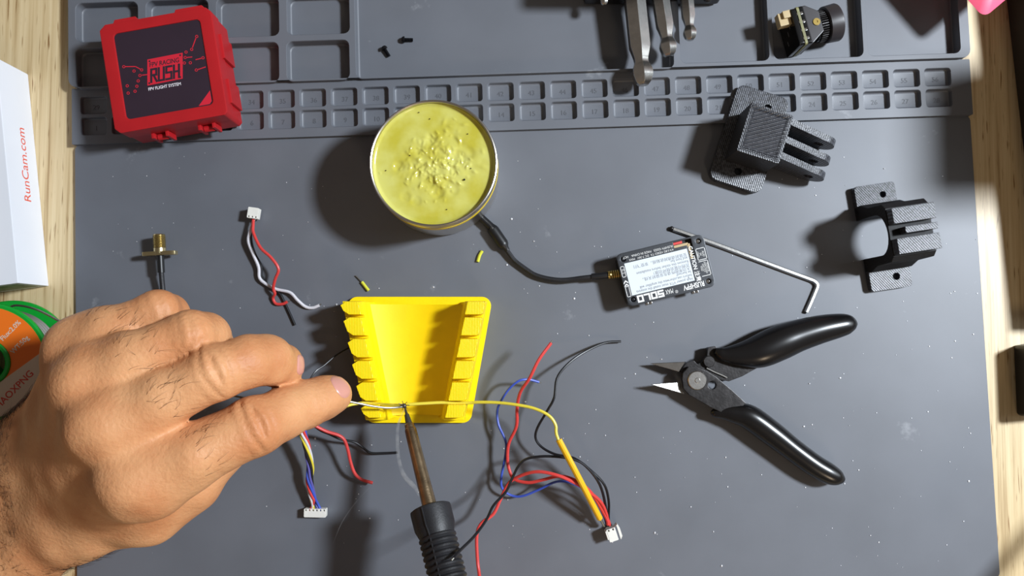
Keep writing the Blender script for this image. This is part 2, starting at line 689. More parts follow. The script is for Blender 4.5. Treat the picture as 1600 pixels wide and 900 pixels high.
for k in range(4):
    x0 = 117 + 110.3 * k
    dy = -3.75 * k
    tray(x0, x0 + 99, 137 + dy, 74 + dy)
    tray(x0 + 0.5, x0 + 99, 65 + dy, 3 + dy)
tray(556, 1054, 115, None)
tray(1063, 1203, 97, None)
tray(1209, 1350, 91, None)
tray(1356, 1502, 85.5, None)
top_v = V2 - 3.5
for k in range(4):
    u0, u1 = trays[2 * k][0], trays[2 * k][1]
    trays.append((u0, u1, trays[2 * k + 1][3] + 2.5, top_v))
tray_sec = obj('tray_section', prism(rrect(-0.2, MW - 0.8, V1, V2, 4), 0, zt, 0.6,
                                     [rrect(a, b, c, d, 3.2) for a, b, c, d in trays]), M['mat'], smat)
for a, b, c, d in trays:
    obj('tray_compartment', pocket(a, b, c, d, 3.2, zt, h0 - 1.0), M['mat'], tray_sec)

# ------------------------------------------------------------------ red storage case
zc = 27.5
base_z = ZT
cc = W(254.5, 109, zc + base_z * 0.0)
case = thing('storage_case', 'red plastic storage case with black printed lid label lying on the trays', 'case',
             (cc.x, cc.y, base_z), math.radians(10.2))
HX, HY = 26.6, 26.2
zt_c = zc - base_z


def chamfered(hx, hy, c):
    return [(-hx + c, -hy), (hx - c * 0.6, -hy), (hx, -hy + c * 0.6), (hx, hy - c), (hx - c, hy), (-hx + c * 1.2, hy),
            (-hx, hy - c), (-hx, -hy + c)]


obj('case_base', prism(chamfered(HX - 0.4, HY - 0.4, 2.5), 0, zt_c * 0.55, 0.6), M['case'], case)
lab = rrect(-20.3, 20.6, -20.2, 21.0, 2.0)
lid = obj('lid', prism(chamfered(HX, HY, 2.5), zt_c * 0.56, zt_c, 0.7, [lab]), M['case'], case)
obj('lid_label', prism(rrect(-20.6, 20.9, -20.5, 21.3, 2.0), zt_c - 1.4, zt_c - 0.55, 0.0), M['label'], lid, label='black label printed with a red circuit emblem')
zl = zt_c - 0.52
# rim lugs along the far side, hinges and clasps
obj('rim_lug', prism([(-20, HY - 0.5), (-8, HY - 0.5), (-9, HY + 1.6), (-19, HY + 1.6)], zt_c * .5, zt_c - 0.3, 0.4), M['case'], case)
obj('rim_lug', prism([(9, HY - 0.5), (24, HY - 0.5), (22.5, HY + 1.4), (10, HY + 1.4)], zt_c * .5, zt_c - 0.3, 0.4), M['case'], case)
for hx in (-9.5, 13.0):
    obj('hinge', union(xform(lathe([(1.6, -2.2), (1.6, 2.2)], 12), Matrix.Translation((hx, -HY - 1.2, zt_c * .45)) @ Matrix.Rotation(math.pi / 2, 4, 'Y')),
                       box(hx - 4.2, hx - 2.6, -HY - 2.4, -HY + 0.4, zt_c * .2, zt_c * .62, .4),
                       box(hx + 2.6, hx + 4.2, -HY - 2.4, -HY + 0.4, zt_c * .2, zt_c * .62, .4)), M['case'], case)
for hy in (-13, 9):
    obj('side_clasp', box(HX - 0.6, HX + 1.1, hy - 6, hy + 6, zt_c * .08, zt_c * .72, .4), M['case'], case)
# emblem
em = [(-8.5, -6.0), (8.3, -5.6), (10.2, 6.6), (-6.6, 6.3)]
obj('emblem_plate', prism(em, zl, zl + 0.06, 0), M['labelred'], lid, smooth=0)
for q in ((-7.4, -5.0), (7.3, -4.7), (8.9, 5.6), (-5.7, 5.3)):
    obj('emblem_dot', prism(circ(q[0], q[1], 0.45, 8), zl + 0.06, zl + 0.1, 0), M['label'], lid, smooth=0)
text('emblem_print', 'FPV RACING', 3.1, M['label'], lid, TR(0.9, 3.4, zl + 0.09, 0), 0.03, sx=0.82, bold=0.03, shear=0.15)
text('emblem_print', 'FPV FLIGHT SYSTEM', 2.05, M['labelwhite'], lid, TR(-0.6, -7.9, zl + 0.05, 0), 0.03, sx=0.86, bold=0.03)
obj('corner_flash', prism([(20.0, -13.4), (20.0, -18.6), (18.8, -19.8), (13.6, -19.8)], zl, zl + 0.06, 0), M['labelred'], lid, smooth=0)


GLYPH = {'R': [((0, 0), (0, 4)), ((0, 4), (2.6, 4)), ((2.6, 4), (2.6, 2.1)), ((2.6, 2.1), (0, 2.1)), ((1.2, 2.1), (2.8, 0))],
         'U': [((0, 4), (0, 0)), ((0, 0), (2.6, 0)), ((2.6, 0), (2.6, 4))],
         'S': [((2.6, 4), (0, 4)), ((0, 4), (0, 2.1)), ((0, 2.1), (2.6, 2.1)), ((2.6, 2.1), (2.6, 0)), ((2.6, 0), (0, 0))],
         'H': [((0, 0), (0, 4)), ((2.6, 0), (2.6, 4)), ((0, 2), (2.6, 2))],
         'O': [((0, 0), (0, 4)), ((0, 4), (2.6, 4)), ((2.6, 4), (2.6, 0)), ((2.6, 0), (0, 0))],
         'L': [((0, 4), (0, 0)), ((0, 0), (2.6, 0))]}


def block_text(name, body, m, parent, x, y, z, sx, sy, w, adv=3.9, shear=0.15):
    """squared heavy lettering drawn with straight strokes"""
    bms = []
    for i, ch in enumerate(body):
        for kk, ((ax_, ay), (bx_, by)) in enumerate(GLYPH[ch]):
            p = Vector(((ax_ + i * adv) * sx + ay * sy * shear, ay * sy))
            q = Vector(((bx_ + i * adv) * sx + by * sy * shear, by * sy))
            d = (q - p).normalized() * w / 2
            n = Vector((-d.y, d.x))
            p, q = p - d, q + d
            bms.append(prism([tuple(p - n), tuple(q - n), tuple(q + n), tuple(p + n)][::1], z, z + 0.04 + .004 * kk, 0))
    b = union(*bms)
    b.transform(Matrix.Translation((x, y, 0)))
    return obj(name, b, m, parent, smooth=0)


def trace(pts, rings):
    bms = []
    if len(pts) > 1:
        for p, q in zip(pts, pts[1:]):
            d = Vector((q[0] - p[0], q[1] - p[1])).normalized() * 0.22
            nx, ny = -d.y, d.x
            bms.append(prism([(p[0] + nx, p[1] + ny), (p[0] - nx, p[1] - ny), (q[0] - nx, q[1] - ny), (q[0] + nx, q[1] + ny)][::-1], zl, zl + 0.05, 0))
    for r in rings:
        bms.append(prism(circ(r[0], r[1], 0.72, 12), zl, zl + 0.05, 0, [circ(r[0], r[1], 0.42, 12)]))
    obj('circuit_trace', union(*bms), M['labelred'], lid, smooth=0)


block_text('emblem_print', 'RUSH', M['label'], lid, -6.4, -4.6, zl + 0.065, 0.92, 1.46, 1.0)
trace([(-17.3, 4.8), (-12.6, 4.0), (-10.6, 2.4)], [(-18.0, 4.9), (-10.0, 1.9)])
trace([(-10.3, -0.6), (-7.4, -0.8)], [(-11.2, -0.6)])
trace([(0, 0)], [(-13.6, 2.0), (-12.4, -3.0), (-13.4, -5.4), (-14.6, -7.6), (-17.8, -4.4), (-17.9, -7.9)])
trace([(15.1, 8.2), (17.4, 12.4)], [(14.6, 7.4), (17.9, 13.1)])
trace([(11.6, 4.0), (14.3, 3.8)], [(11.0, 4.1)])
trace([(15.6, 2.2), (18.4, 2.4)], [(19.2, 2.5)])
trace([(16.0, -2.6), (19.8, -2.0)], [(15.2, -2.7)])
trace([(0, 0)], [(11.8, 6.6), (10.2, 1.6), (13.0, 1.2)])

# ------------------------------------------------------------------ flux tin
TH = 35.0
tp = W(677, 254.5, TH)
tin = thing('flux_tin', 'open round aluminium tin of pale yellow flux paste with yellow band', 'tin', (tp.x, tp.y, 0))
R = 29.4
obj('tin_body', lathe([(0, 0), (R - 1.4, 0), (R - 0.4, 0.6), (R - 0.1, 2), (R - 0.1, TH - 6), (R - 0.7, TH - 5.2), (R - 0.7, TH - 3.6), (R - 0.1, TH - 2.6),
                       (R, TH - 0.8), (R - 0.25, TH - 0.2), (R - 0.7, TH), (R - 1.2, TH - 0.3), (R - 1.3, TH - 1.2), (R - 1.4, 20), (0, 20)], 96),
    M['alu'], tin)
obj('yellow_band', lathe([(R - 0.15, TH - 10.5), (R + 0.06, TH - 10.5), (R + 0.06, TH - 7.5), (R - 0.15, TH - 7.5)], 96, None, True), M['tinband'], tin)  # thin golden yellow band below the rim


def flux_surface():
    nr, na = 90, 280
    craters = [(-16, -1, 2.4, 1.0), (11, 3, 3.2, .9), (15, 5, 3.4, .8), (2, -13, 2.6, 1.1), (-2, -8, 3.0, .9), (9, -12, 2.4, .6),
               (-13, -15, 2.2, 0.5), (-8, -17, 2.2, 0.5), (-1, 12, 2.6, 0.6), (-6, 6, 2.4, 0.4), (9, -3, 2.4, .5)]
    r = np.linspace(0, R - 1.38, nr + 1)[1:, None]
    a = (np.arange(na) * 2 * math.pi / na)[None, :]
    x, y = r * np.cos(a), r * np.sin(a)
    z = np.full(x.shape, TH - 3.0)
    mid = np.clip(1 - ((x - 2) ** 2 + (y - 1) ** 2) / 20.0 ** 2, 0, 1)
    for j in range(26):
        f_, t_, p_ = rng.uniform(.35, 1.6), rng.uniform(0, 6.28), rng.uniform(0, 6.28)
        z += mid * .10 / (1 + f_) * np.sin(f_ * (x * math.cos(t_) + y * math.sin(t_)) + p_)
    for cx, cy, q_, dd in craters:
        q = ((x - cx) ** 2 + (y - cy) ** 2) / q_ ** 2
        z -= .8 * dd * np.exp(-q * q)
    for _ in range(230):
        cx, cy = rng.normal(2, 8.2), rng.normal(0, 7.8)
        sx_, h_, t_ = rng.uniform(.35, .95), rng.uniform(.12, .5), rng.uniform(0, 3.1)
        u_ = (x - cx) * math.cos(t_) + (y - cy) * math.sin(t_)
        v_ = -(x - cx) * math.sin(t_) + (y - cy) * math.cos(t_)
        z += h_ * np.exp(-(u_ / sx_) ** 2 - (v_ / (sx_ * rng.uniform(1, 2.4))) ** 2)
    z += 1.2 * np.clip((r - (R - 3.2)) / 1.9, 0, 1) ** 2
    bm = bmesh.new()
    c = bm.verts.new((0, 0, float(z[0].mean())))
    rows = [[bm.verts.new((x[i, k], y[i, k], z[i, k])) for k in range(na)] for i in range(nr)]
    for k in range(na):
        bm.faces.new((c, rows[0][k], rows[0][(k + 1) % na]))
    for i in range(nr - 1):
        for k in range(na):
            j = (k + 1) % na
            bm.faces.new((rows[i][k], rows[i + 1][k], rows[i + 1][j], rows[i][j]))
    return bm


obj('flux_paste', flux_surface(), M['flux'], tin, smooth=80)
bms = []
for x, y in ((14, -7.2), (-11, 4), (-7, 24), (15.5, 14), (6, -21), (-22, -3), (-2, 21), (17, -2)):
    bms.append(ball((x, y, TH - 2.6), 0.3 if x != 14 else 0.55, 1))
s = obj('grit', union(*bms), M['black'], tin)

# ------------------------------------------------------------------ screws in the tray
def screw(px, py, qx, qy, label):
    p, q = W(px, py, 0.3), W(qx, qy, -0.3)
    d = (q - p)
    root = thing('machine_screw', label, 'screw', (p.x, p.y, -1.0), math.atan2(d.y, d.x), 'black machine screws')
    L = d.length
    R0 = Matrix.Translation((0, 0, 1.5)) @ Matrix.Rotation(math.pi / 2 + 0.12, 4, 'Y')
    obj('screw_head', lathe([(0.5, -0.4), (0.5, -0.1), (0.9, -0.8), (1.3, -0.5), (1.6, 0.2), (1.6, 0.7), (0, 0.7)], 16, R0), M['screw'], root)
    prof = [(0, 0.6)]
    z = 0.7
    while z < L:
        prof += [(0.72, z), (0.95, z + 0.2)]
        z += 0.4
    prof += [(0.7, L), (0, L)]
    obj('thread', lathe(prof, 12, R0), M['screw'], root)


screw(600, 75, 608, 88, 'black screw pointing down and right, nearer the red case')
screw(630, 62, 645, 62.5, 'black screw lying level, nearer the steel hex keys')

# ------------------------------------------------------------------ hex keys with ball ends
hx = [('largest steel ball end hex key reaching over the numbered strip', (1004, 117), (992, 0), 5.6, 11.0, 'steel'),
      ('second largest steel ball end hex key with bright facet beside the largest', (1044, 75), (1033, 0), 4.5, 9.5, 'steel'),
      ('third steel ball end hex key, thinner, nearest the mini camera', (1078, 53), (1074, 0), 3.5, 8.5, 'steel'),
      ('thin hex key whose round tip just enters the top edge, left of the others', (944, 1.5), (942, -30), 2.1, 14.0, 'steel'),
      ('dark hex key tip at the top edge, right of the other keys', (1105.5, -3), (1103, -40), 2.3, 9.0, 'darksteel')]
hold = None
for label, a, b, r, z, mm in hx:
    p = W(a[0], a[1], z)
    q = W(b[0], b[1], z + 1.5)
    d = (q - p).normalized()
    d.z = 0.035
    d.normalize()
    root = thing('hex_key', label, 'hex key', (p.x, p.y, z - r), 0, 'steel ball end hex keys')
    Lk = (150 - p.y) / d.y
    prof = [(0, -r), (r * 0.45, -r * 0.93), (r * 0.78, -r * 0.62), (r * 0.98, -r * 0.1), (r * 1.0, r * 0.22), (r * 0.93, r * 0.55), (r * 0.72, r * 0.95), (r * 0.67, r * 1.15),
            (r * 0.70, r * 1.45), (r * 1.0, r * 2.45), (r * 1.0, Lk), (0, Lk)]
    Mx = axis_matrix((0, 0, r), Vector((0, 0, r)) + d, 0)
    # a corner of the hexagon faces up
    best = min((i * math.pi / 36 for i in range(72)), key=lambda t: -((Mx @ Matrix.Rotation(t, 4, 'Z') @ Vector((1, 0, 0))) - Vector((0, 0, r))).z)
    bm = lathe(prof, 6, Mx @ Matrix.Rotation(best, 4, 'Z'))
    bevel(bm, 0.12, 1, 40)
    obj('key_shaft', bm, M[mm], root, smooth=25)
hold = thing('hex_key_holder', 'dark plastic holder clamping the far ends of the hex keys', 'holder', (W(1010, 0).x, 147, ZT))
obj('holder_block', box(-32, 36, -4, 14, -ZT + 0, 30, 2), M['black'], hold)

# ------------------------------------------------------------------ mini camera
zc_ = 17.0
cp = W(1250, 41, zc_)
cam_t = thing('mini_camera', 'small black board camera with brass screw lying in the tray', 'camera', (cp.x, cp.y, -1.0), math.radians(14))
H2 = 9.5
zc0 = 9.5
def yz_prism(outline_yz, x0, x1, bv=0.3, holes=()):
    bm = prism(outline_yz, x0, x1, bv, holes)
    bm.transform(Matrix(((0, 0, 1, 0), (1, 0, 0, 0), (0, 1, 0, 0), (0, 0, 0, 1))))
    return bm
sq = rrect(-H2, H2, 0.0, 19.0, 1.2)
obj('circuit_board', yz_prism(sq, 0, 1.3, 0.1), M['pcb_edge'], cam_t, label='yellowish edge of circuit board')
obj('back_cover', yz_prism(rrect(-H2 + .3, H2 - .3, .3, 18.7, 1.2), -2.6, -0.1, 0.4), M['glossblack'], cam_t)
obj('front_frame', yz_prism(rrect(-H2 + .1, H2 - .1, .1, 18.9, 1.0), 1.4, 3.2, 0.2), M['glossblack'], cam_t)
bm = prism([(3.2, -H2 + .2), (4.2, -H2 + .2), (10.5, -5.0), (10.5, 5.0), (4.6, H2 - .2), (3.2, H2 - .2)], 1.2, 18.6, 0.5)
hs = obj('housing', bm, M['lens'], cam_t)
obj('brass_insert', lathe([(0, 0.0), (0.6, 0.0), (0.6, 0.3), (1.75, 0.3), (1.75, -1.0), (0, -1)], 20, Matrix.Translation((8.0, 0.0, 18.7))), M['gold'], cam_t, label='round brass screw insert')
RX = Matrix.Translation((0, 0, zc0)) @ Matrix.Rotation(math.pi / 2, 4, 'Y')
prof = [(0, 10), (7.2, 10), (7.2, 11)]
for i in range(6):
    prof += [(7.4, 11 + i * 0.8), (6.9, 11.4 + i * 0.8)]
prof += [(6.6, 16), (0, 16)]
lb = obj('lens_barrel', lathe(prof, 36, RX), M['glossblack'], cam_t)
bms = []
for k in range(40):
    a = 2 * math.pi * k / 40
    bms.append(xform(box(11.2, 14.6, -0.28, 0.28, 6.9, 7.75, 0.1, 1), Matrix.Translation((0, 0, zc0)) @ Matrix.Rotation(a, 4, 'X')))
obj('focus_ring', union(*bms), M['darksteel'], lb)
lc = obj('lens_hood', lathe([(8.0, 15.0), (8.9, 15.6), (9.2, 21.2), (8.9, 21.8), (8.0, 21.8), (7.0, 20.0), (0, 20)], 48, RX), M['lens'], cam_t)
obj('lens_glass', lathe([(6.8, 20.1), (5, 21.0), (0, 21.5)], 32, RX), M['lensglass'], lc)
cn = obj('plug_socket', union(box(-8.4, -2.6, 2.6, 9.0, 11.5, 16.5, 0.4), box(-6.4, -2.6, 5.6, 9.2, 14.5, 18.0, 0.4)), M['beige'], cam_t, label='beige plug socket on the back')
for k in range(4):
    obj('solder_pad', box(-0.4, 2.6, -7 + k * 4.1, -5.8 + k * 4.1, 18.2, 18.95, 0.1), M['chrome'], cam_t)
for yy, zz, w_ in ((3.0, 12.5, 3.2), (0, 9, 2.4), (-4, 6, 2.2)):
    obj('board_print', box(-2.66, -2.58, yy - w_ / 2, yy + w_ / 2, zz - .25, zz + .25, 0), M['ink'], cam_t, smooth=0)

# ------------------------------------------------------------------ printed mount with three prongs
pz = 5.0
cA, cB, cC, cD = W(1157, 131, pz), W(1237, 156, pz), W(1186, 303, pz), W(1105, 276, pz)
ctr = (cA + cB + cC + cD) / 4
ax = ((cB - cA) + (cC - cD)).normalized()
ra = math.atan2(ax.y, ax.x)
pw = ((cB - cA).length + (cC - cD).length) / 4
ph_ = ((cD - cA).length + (cC - cB).length) / 4
mount = thing('printed_mount', 'black 3D printed mount with three parallel prongs, half on the strip', 'mount', (ctr.x, ctr.y, 0), ra)
obj('base_plate', prism(rrect(-pw, pw, -ph_, ph_, 4.0), 0.2, pz, 0.5, [circ(4, ph_ - 7.5, 1.9, 16), circ(-0.5, -ph_ + 7.5, 1.9, 16)]), M['pla_top'], mount)
zb = 26.0
Lm = Matrix.Rotation(-ra, 4, 'Z') @ Matrix.Translation(Vector((-ctr.x, -ctr.y, 0)))
tq = [Lm @ W(px, py, zb) for px, py in ((1175.5, 159), (1242, 182), (1215.5, 256), (1150, 234.5))]
x0 = (tq[0].x + tq[3].x) / 2
x1 = (tq[1].x + tq[2].x) / 2
y1 = (tq[0].y + tq[1].y) / 2
y0 = (tq[2].y + tq[3].y) / 2
mt_side = mat('black_print_side', rgb(30, 30, 33), 0.36, spec=0.6, bump=0.2, bscale=1200, var=0.2, vscale=500)
layered(mt_side, 420, 'Z', 0.9)
obj('block', prism([(x0, y0), (x1, y0), (x1, y1), (x0, y1)], 0.2, zb - 0.4, 0.6), mt_side, mount)
m45 = mat('black_print_infill', rgb(66, 67, 72), 0.3, spec=0.7, bump=0.15, bscale=1200, var=0.2, vscale=600)
layered(m45, 190, 'X', 1.0, rot=(0, 0, math.radians(58)), dist=0.0006)
obj('block_top', prism(rrect(x0 + 1.7, x1 - 1.7, y0 + 1.7, y1 - 1.7, .5), zb - 0.5, zb - 0.1, 0.1), m45, mount)
obj('top_border', prism(rrect(x0 + .1, x1 - .1, y0 + .1, y1 - .1, 1.0), zb - 0.5, zb + .1, 0.25, [rrect(x0 + 1.9, x1 - 1.9, y0 + 1.9, y1 - 1.9, .5)]), M['pla_top'], mount)
zig = []
for k in range(34):
    t = k / 33
    for (xa, ya_, xb, yb_, nx_, ny_) in ((x0 + 1, y0 + 1, x1 - 1, y0 + 1, 0, 1), (x0 + 1, y1 - 1, x1 - 1, y1 - 1, 0, -1), (x0 + 1, y0 + 1, x0 + 1, y1 - 1, 1, 0), (x1 - 1, y0 + 1, x1 - 1, y1 - 1, -1, 0)):
        px_, py_ = xa + (xb - xa) * t, ya_ + (yb_ - ya_) * t
        zig.append(tube([(px_, py_, zb + .05), (px_ + nx_ * 1.7 + ny_ * .55, py_ + ny_ * 1.7 + nx_ * .55, zb)], .24, 5))
ridge = obj('filament_ridge', union(*zig), m45, mount)
ridge['kind'] = 'stuff'
# prongs: plates standing on edge, round-ended
for (a, b) in (((1238, 194), (1303, 222)), ((1229, 221), (1295, 249)), ((1222, 246), (1287, 273))):
    p = Lm @ W(a[0], a[1], 19)
    q = Lm @ W(b[0], b[1], 13)
    Lp = q.x - x1 + 2
    out = [(x1 - 1, 6), (x1 + 4, 2.5), (x1 + Lp - 7, 0.6)]
    for i in range(13):
        t = math.radians(-90 + 15 * i)
        out.append((x1 + Lp - 7.5 + 7.5 * math.cos(t), 8.1 + 7.5 * math.sin(t)))
    out += [(x1 + Lp - 12, 17.2), (x1 + 2, 21.5), (x1 - 1, 22.5)]
    yc = (p.y + q.y) / 2
    hole = circ(x1 + Lp - 7.5, 8.1, 2.4, 16)
    bm = prism(out, yc - 1.55, yc + 1.55, 0.35, [hole])
    bm.transform(Matrix(((1, 0, 0, 0), (0, 0, -1, 2 * yc), (0, 1, 0, 0), (0, 0, 0, 1))))
    obj('prong', bm, M['pla_top'], mount)

# ------------------------------------------------------------------ printed arch bracket
fz = 4.0
f1, f2 = W(1340, 308, fz), W(1357, 441, fz)
f1r, f2r = W(1402, 295, fz), W(1421, 435, fz)
bx = ((f1r - f1) + (f2r - f2)).normalized()
rb = math.atan2(bx.y, bx.x)
fc = (f1 + f2 + f1r + f2r) / 4
brk = thing('printed_bracket', 'black 3D printed arch bracket standing on two feet', 'bracket', (fc.x, fc.y, 0), rb)
Lb = Matrix.Rotation(-rb, 4, 'Z') @ Matrix.Translation(Vector((-fc.x, -fc.y, 0)))
hw = ((f1r - f1).length + (f2r - f2).length) / 4
yt = (Lb @ W(1370, 287, fz)).y
yb = (Lb @ W(1390, 452, fz)).y
obj('foot', prism(rrect(-hw, hw, 10.5, yt, 1.6), 0, fz, 0.4, [circ(3.5, (yt + 15) / 2, 1.6, 14)]), M['pla_top'], brk)
obj('foot', prism(rrect(-hw, hw, yb, -10.5, 1.6), 0, fz, 0.4, [circ(3.0, (yb - 14.5) / 2, 1.8, 14)]), M['pla_top'], brk)
arch = [(9.6, 0.2)]
for i in range(13):
    t = math.radians(15 * i)
    arch.append((9.6 * math.cos(t), 20 + 9.6 * math.sin(t)))
arch += [(-9.6, 0.2), (-16.5, 0.2), (-16.5, 7), (-14.2, 14), (-13.6, 28.5), (-11.2, 31.4), (11.2, 31.4), (13.6, 28.5), (14.2, 14), (16.5, 7), (16.5, 0.2)]
mt_arch = mat('black_print_arch', rgb(26, 25, 26), 0.6, spec=0.3, bump=0.1, bscale=1200, var=0.2, vscale=500)
layered(mt_arch, 420, 'Z', 0.5)
obj('arch', yz_prism(arch, -hw, hw, 0.5), mt_arch, brk)
zr = 36.6
for ya, yb_, xa in ((3.4, 10.6, -hw + 0.4), (-1.5, 1.5, -hw + 5), (-10.6, -3.4, -hw + 0.4)):
    obj('top_rib', box(xa, hw - 0.2, ya, yb_, 30.8, zr, 0.3), M['pla_top'], brk)

# ------------------------------------------------------------------ thin L-shaped hex key under the transmitter
pts = [W(1052, 358, 1.2), W(1120, 382, 1.2), W(1180, 404.5, 1.2), W(1240, 427, 1.2), W(1266, 436.5, 1.2), W(1273, 440, 1.2), W(1277, 445, 1.2), W(1275.5, 452, 1.2),
       W(1268, 470, 1.2), W(1260, 488, 1.2)]
lk = thing('hex_key', 'thin bent hex key lying partly under the video transmitter', 'hex key', (pts[3].x, pts[3].y, 0))
obj('key_shaft', tube(np.array([list(p) for p in spline(pts, 3)]), 1.15, 6), M['steel'], lk, off=(pts[3].x, pts[3].y, 0), smooth=20)
obj('ball_end', union(ball(W(1049.5, 357, 1.2), 1.2, 2), tube([W(1050, 357.2, 1.2), W(1053, 358.3, 1.2)], 0.8, 8)), M['darksteel'], lk, off=(pts[3].x, pts[3].y, 0), label='dark ball tip')

# ------------------------------------------------------------------ video transmitter
vz = 12.6
vq = [W(px, py, vz) for px, py in ((963.5, 397.5), (1098, 365), (1119, 446.5), (981, 480))]
vc = sum(vq, Vector((0, 0, 0))) / 4
vx = ((vq[0] - vq[1]) + (vq[3] - vq[2])).normalized()
rv = math.atan2(vx.y, vx.x)
vw = ((vq[0] - vq[1]).length + (vq[3] - vq[2]).length) / 4
vh = ((vq[0] - vq[3]).length + (vq[1] - vq[2]).length) / 4
vtx = thing('video_transmitter', 'flat dark video transmitter module with white caution sticker', 'transmitter', (vc.x, vc.y, 2.4), rv)
tz = vz - 2.4
HM = [circ(sx * (vw - 3), sy * (vh - 3), 1.25, 14) for sx in (-1, 1) for sy in (-1, 1)]
slot = [(-vw + 6.2, -vh + 0.9), (-vw + 15.0, -vh + 0.9), (-vw + 15.0, -vh + 3.6), (-vw + 8.8, -vh + 3.6), (-vw + 8.8, -vh + 10.8), (-vw + 6.2, -vh + 10.8)]
obj('heat_sink', prism(rrect(-vw + .4, vw - .4, -vh + .4, vh - .4, 2.4), 0, tz - 3.0, 0.3), M['darksteel'], vtx)
obj('cover_plate', prism(rrect(-vw, vw, -vh, vh, 2.8), tz - 2.9, tz, 0.35, HM + [slot]), M['greymetal'], vtx)
for sx in (-1, 1):
    for sy in (-1, 1):
        obj('plate_screw', lathe([(0, tz - 0.9), (0.4, tz - 0.9), (0.5, tz - 0.6), (1.05, tz - 0.8), (1.05, tz - 2.5), (0, tz - 2.5)], 14, Matrix.Translation((sx * (vw - 3), sy * (vh - 3), 0))),
            M['chrome'] if sx < 0 else M['screw'], vtx)
sk = obj('caution_sticker', box(-vw + 9.3, vw - 2.9, -vh + 5.2, vh - 4.9, tz - 0.05, tz + 0.08, 0), M['sticker'], vtx, smooth=0, label='white sticker printed with grey warnings')
zt2 = tz + 0.1
L0 = -vw + 10.0
lines = [('High power VTX must install the antenna', 0), ('before use,otherwise the amplifier will', 0), ('be burned!', 0),
         ('\u5927\u529f\u7387\u56fe\u4f20\u8bf7\u5148\u5b89\u88c5\u597d\u5929\u7ebf\uff0c', 1), ('\u5426\u5219\u53ef\u80fd\u4f1a\u70e7\u574f\u529f\u653e\uff01', 1),
         ('Remove this sticker before installation', 0), ('and have fun.', 0), ('\u5b89\u88c5\u524d\u8bf7\u64d5\u6389\u6b64\u8d34\u7eb8\uff0c\u4eab\u53d7\u98de\u884c', 1)]
yy = vh - 6.1
for body, cj in lines:
    text('sticker_print', body, 1.9, M['ink'], sk, TR(L0, yy, zt2), 0.02, 'LEFT', sx=0.87 if not cj else 1.0)
    yy -= 1.72
text('plate_print', 'CAUTION \u6ce8\u610f', 2.7, M['lightink'], vtx, TR(-vw + 7.6, -0.0 + 0.2, zt2, 90), 0.02, sx=0.95, bold=0.06)
text('plate_print', 'RUSHFPV', 3.5, M['lightink'], vtx, TR(-vw + 5.2, vh - 2.7, zt2), 0.02, 'LEFT', sx=0.72, bold=0.1)
text('plate_print', '\u00ae', 2.0, M['lightink'], vtx, TR(-vw + 18.4, vh - 1.9, zt2), 0.02, 'LEFT')
text('plate_print', 'MAX', 3.2, M['lightink'], vtx, TR(-vw + 20.5, vh - 2.7, zt2), 0.02, 'LEFT', sx=0.55, bold=0.02, shear=0.2)
block_text('plate_print', 'SOLO', M['lightink'], vtx, -vw + 25.6, vh - 3.9, zt2 - .05, 0.86, 0.66, 0.85, 3.9, 0.0)
text('plate_print', 'RUSHFPV \u00a92025   MADE IN CHINA    HOT', 1.55, M['lightink'], vtx, TR(-vw + 15.6, -vh + 2.4, zt2), 0.02, 'LEFT', sx=0.86)
text('plate_print', '4.9-5.8G VIDEO TX  DC 7-36V   MAX', 1.45, M['lightink'], vtx, TR(-vw + 15.6, -vh + 4.1, zt2), 0.02, 'LEFT', sx=0.95)


def outline_box(x0, x1, y0, y1, w=0.28, skip=''):
    bms = []
    for k, (a, b, c, d) in {'l': (x0, x0 + w, y0, y1), 'r': (x1 - w, x1, y0, y1), 'b': (x0, x1, y0, y0 + w), 't': (x0, x1, y1 - w, y1)}.items():
        if k not in skip:
            bms.append(box(a, b, c, d, tz - 0.01, tz + 0.05, 0))
    obj('plate_frame', union(*bms), M['lightink'], vtx, smooth=0)


outline_box(-vw + 0.9, -vw + 5.4, -vh + 6.4, -vh + 12.2)
outline_box(-vw + 0.9, -vw + 5.4, -vh + 12.7, vh - 5.8, skip='r')
for k, b in enumerate(('GND', '5V', 'AUD')):
    text('plate_print', b, 1.5, M['lightink'], vtx, TR(-vw + 4.9 - k * 1.35, -vh + 9.4, zt2, 90), 0.02, sx=0.9)
for k, b in enumerate(('VIDEO', 'GND OUT', 'SMARTAUDIO', 'POWER IN')):
    text('plate_print', b, 1.25, M['lightink'], vtx, TR(-vw + 4.7 - k * 1.0, -vh + 16.2, zt2, 90), 0.02, sx=0.72)
outline_box(vw - 2.5, vw - 0.5, -vh + 6.2, -vh + 11.6, skip='')
outline_box(vw - 2.5, vw - 0.5, vh - 9.8, vh - 4.6, skip='')
text('plate_print', 'K-2', 1.6, M['lightink'], vtx, TR(vw - 1.5, -vh + 8.8, zt2, 90), 0.02)
for k in range(2):
    y_ = 0.3 + k * 1.6
    obj('arrow_mark', prism([(vw - 2.6, y_ + 1.7), (vw - 1.5, y_ + .6), (vw - .4, y_ + 1.7), (vw - .4, y_ + .9), (vw - 1.5, y_ - .2), (vw - 2.6, y_ + .9)][::-1], tz, tz + 0.05, 0), M['lightink'], vtx, smooth=0)
obj('ribbon_socket', union(box(-vw + 7.2, -vw + 8.6, -vh + 3.0, -vh + 10.6, tz - 2.4, tz - 0.3, 0.15), box(-vw + 8.0, -vw + 15.0, -vh + 2.4, -vh + 3.8, tz - 2.4, tz - 0.3, 0.15)), M['beige'], vtx, label='cream coloured socket in the slot')
obj('red_pad', box(-vw + 10.6, -vw + 15.0, -vh + 1.0, -vh + 2.2, tz - 2.4, tz - 0.3, 0.1), M['redwire'], vtx, label='red strip beside the socket')
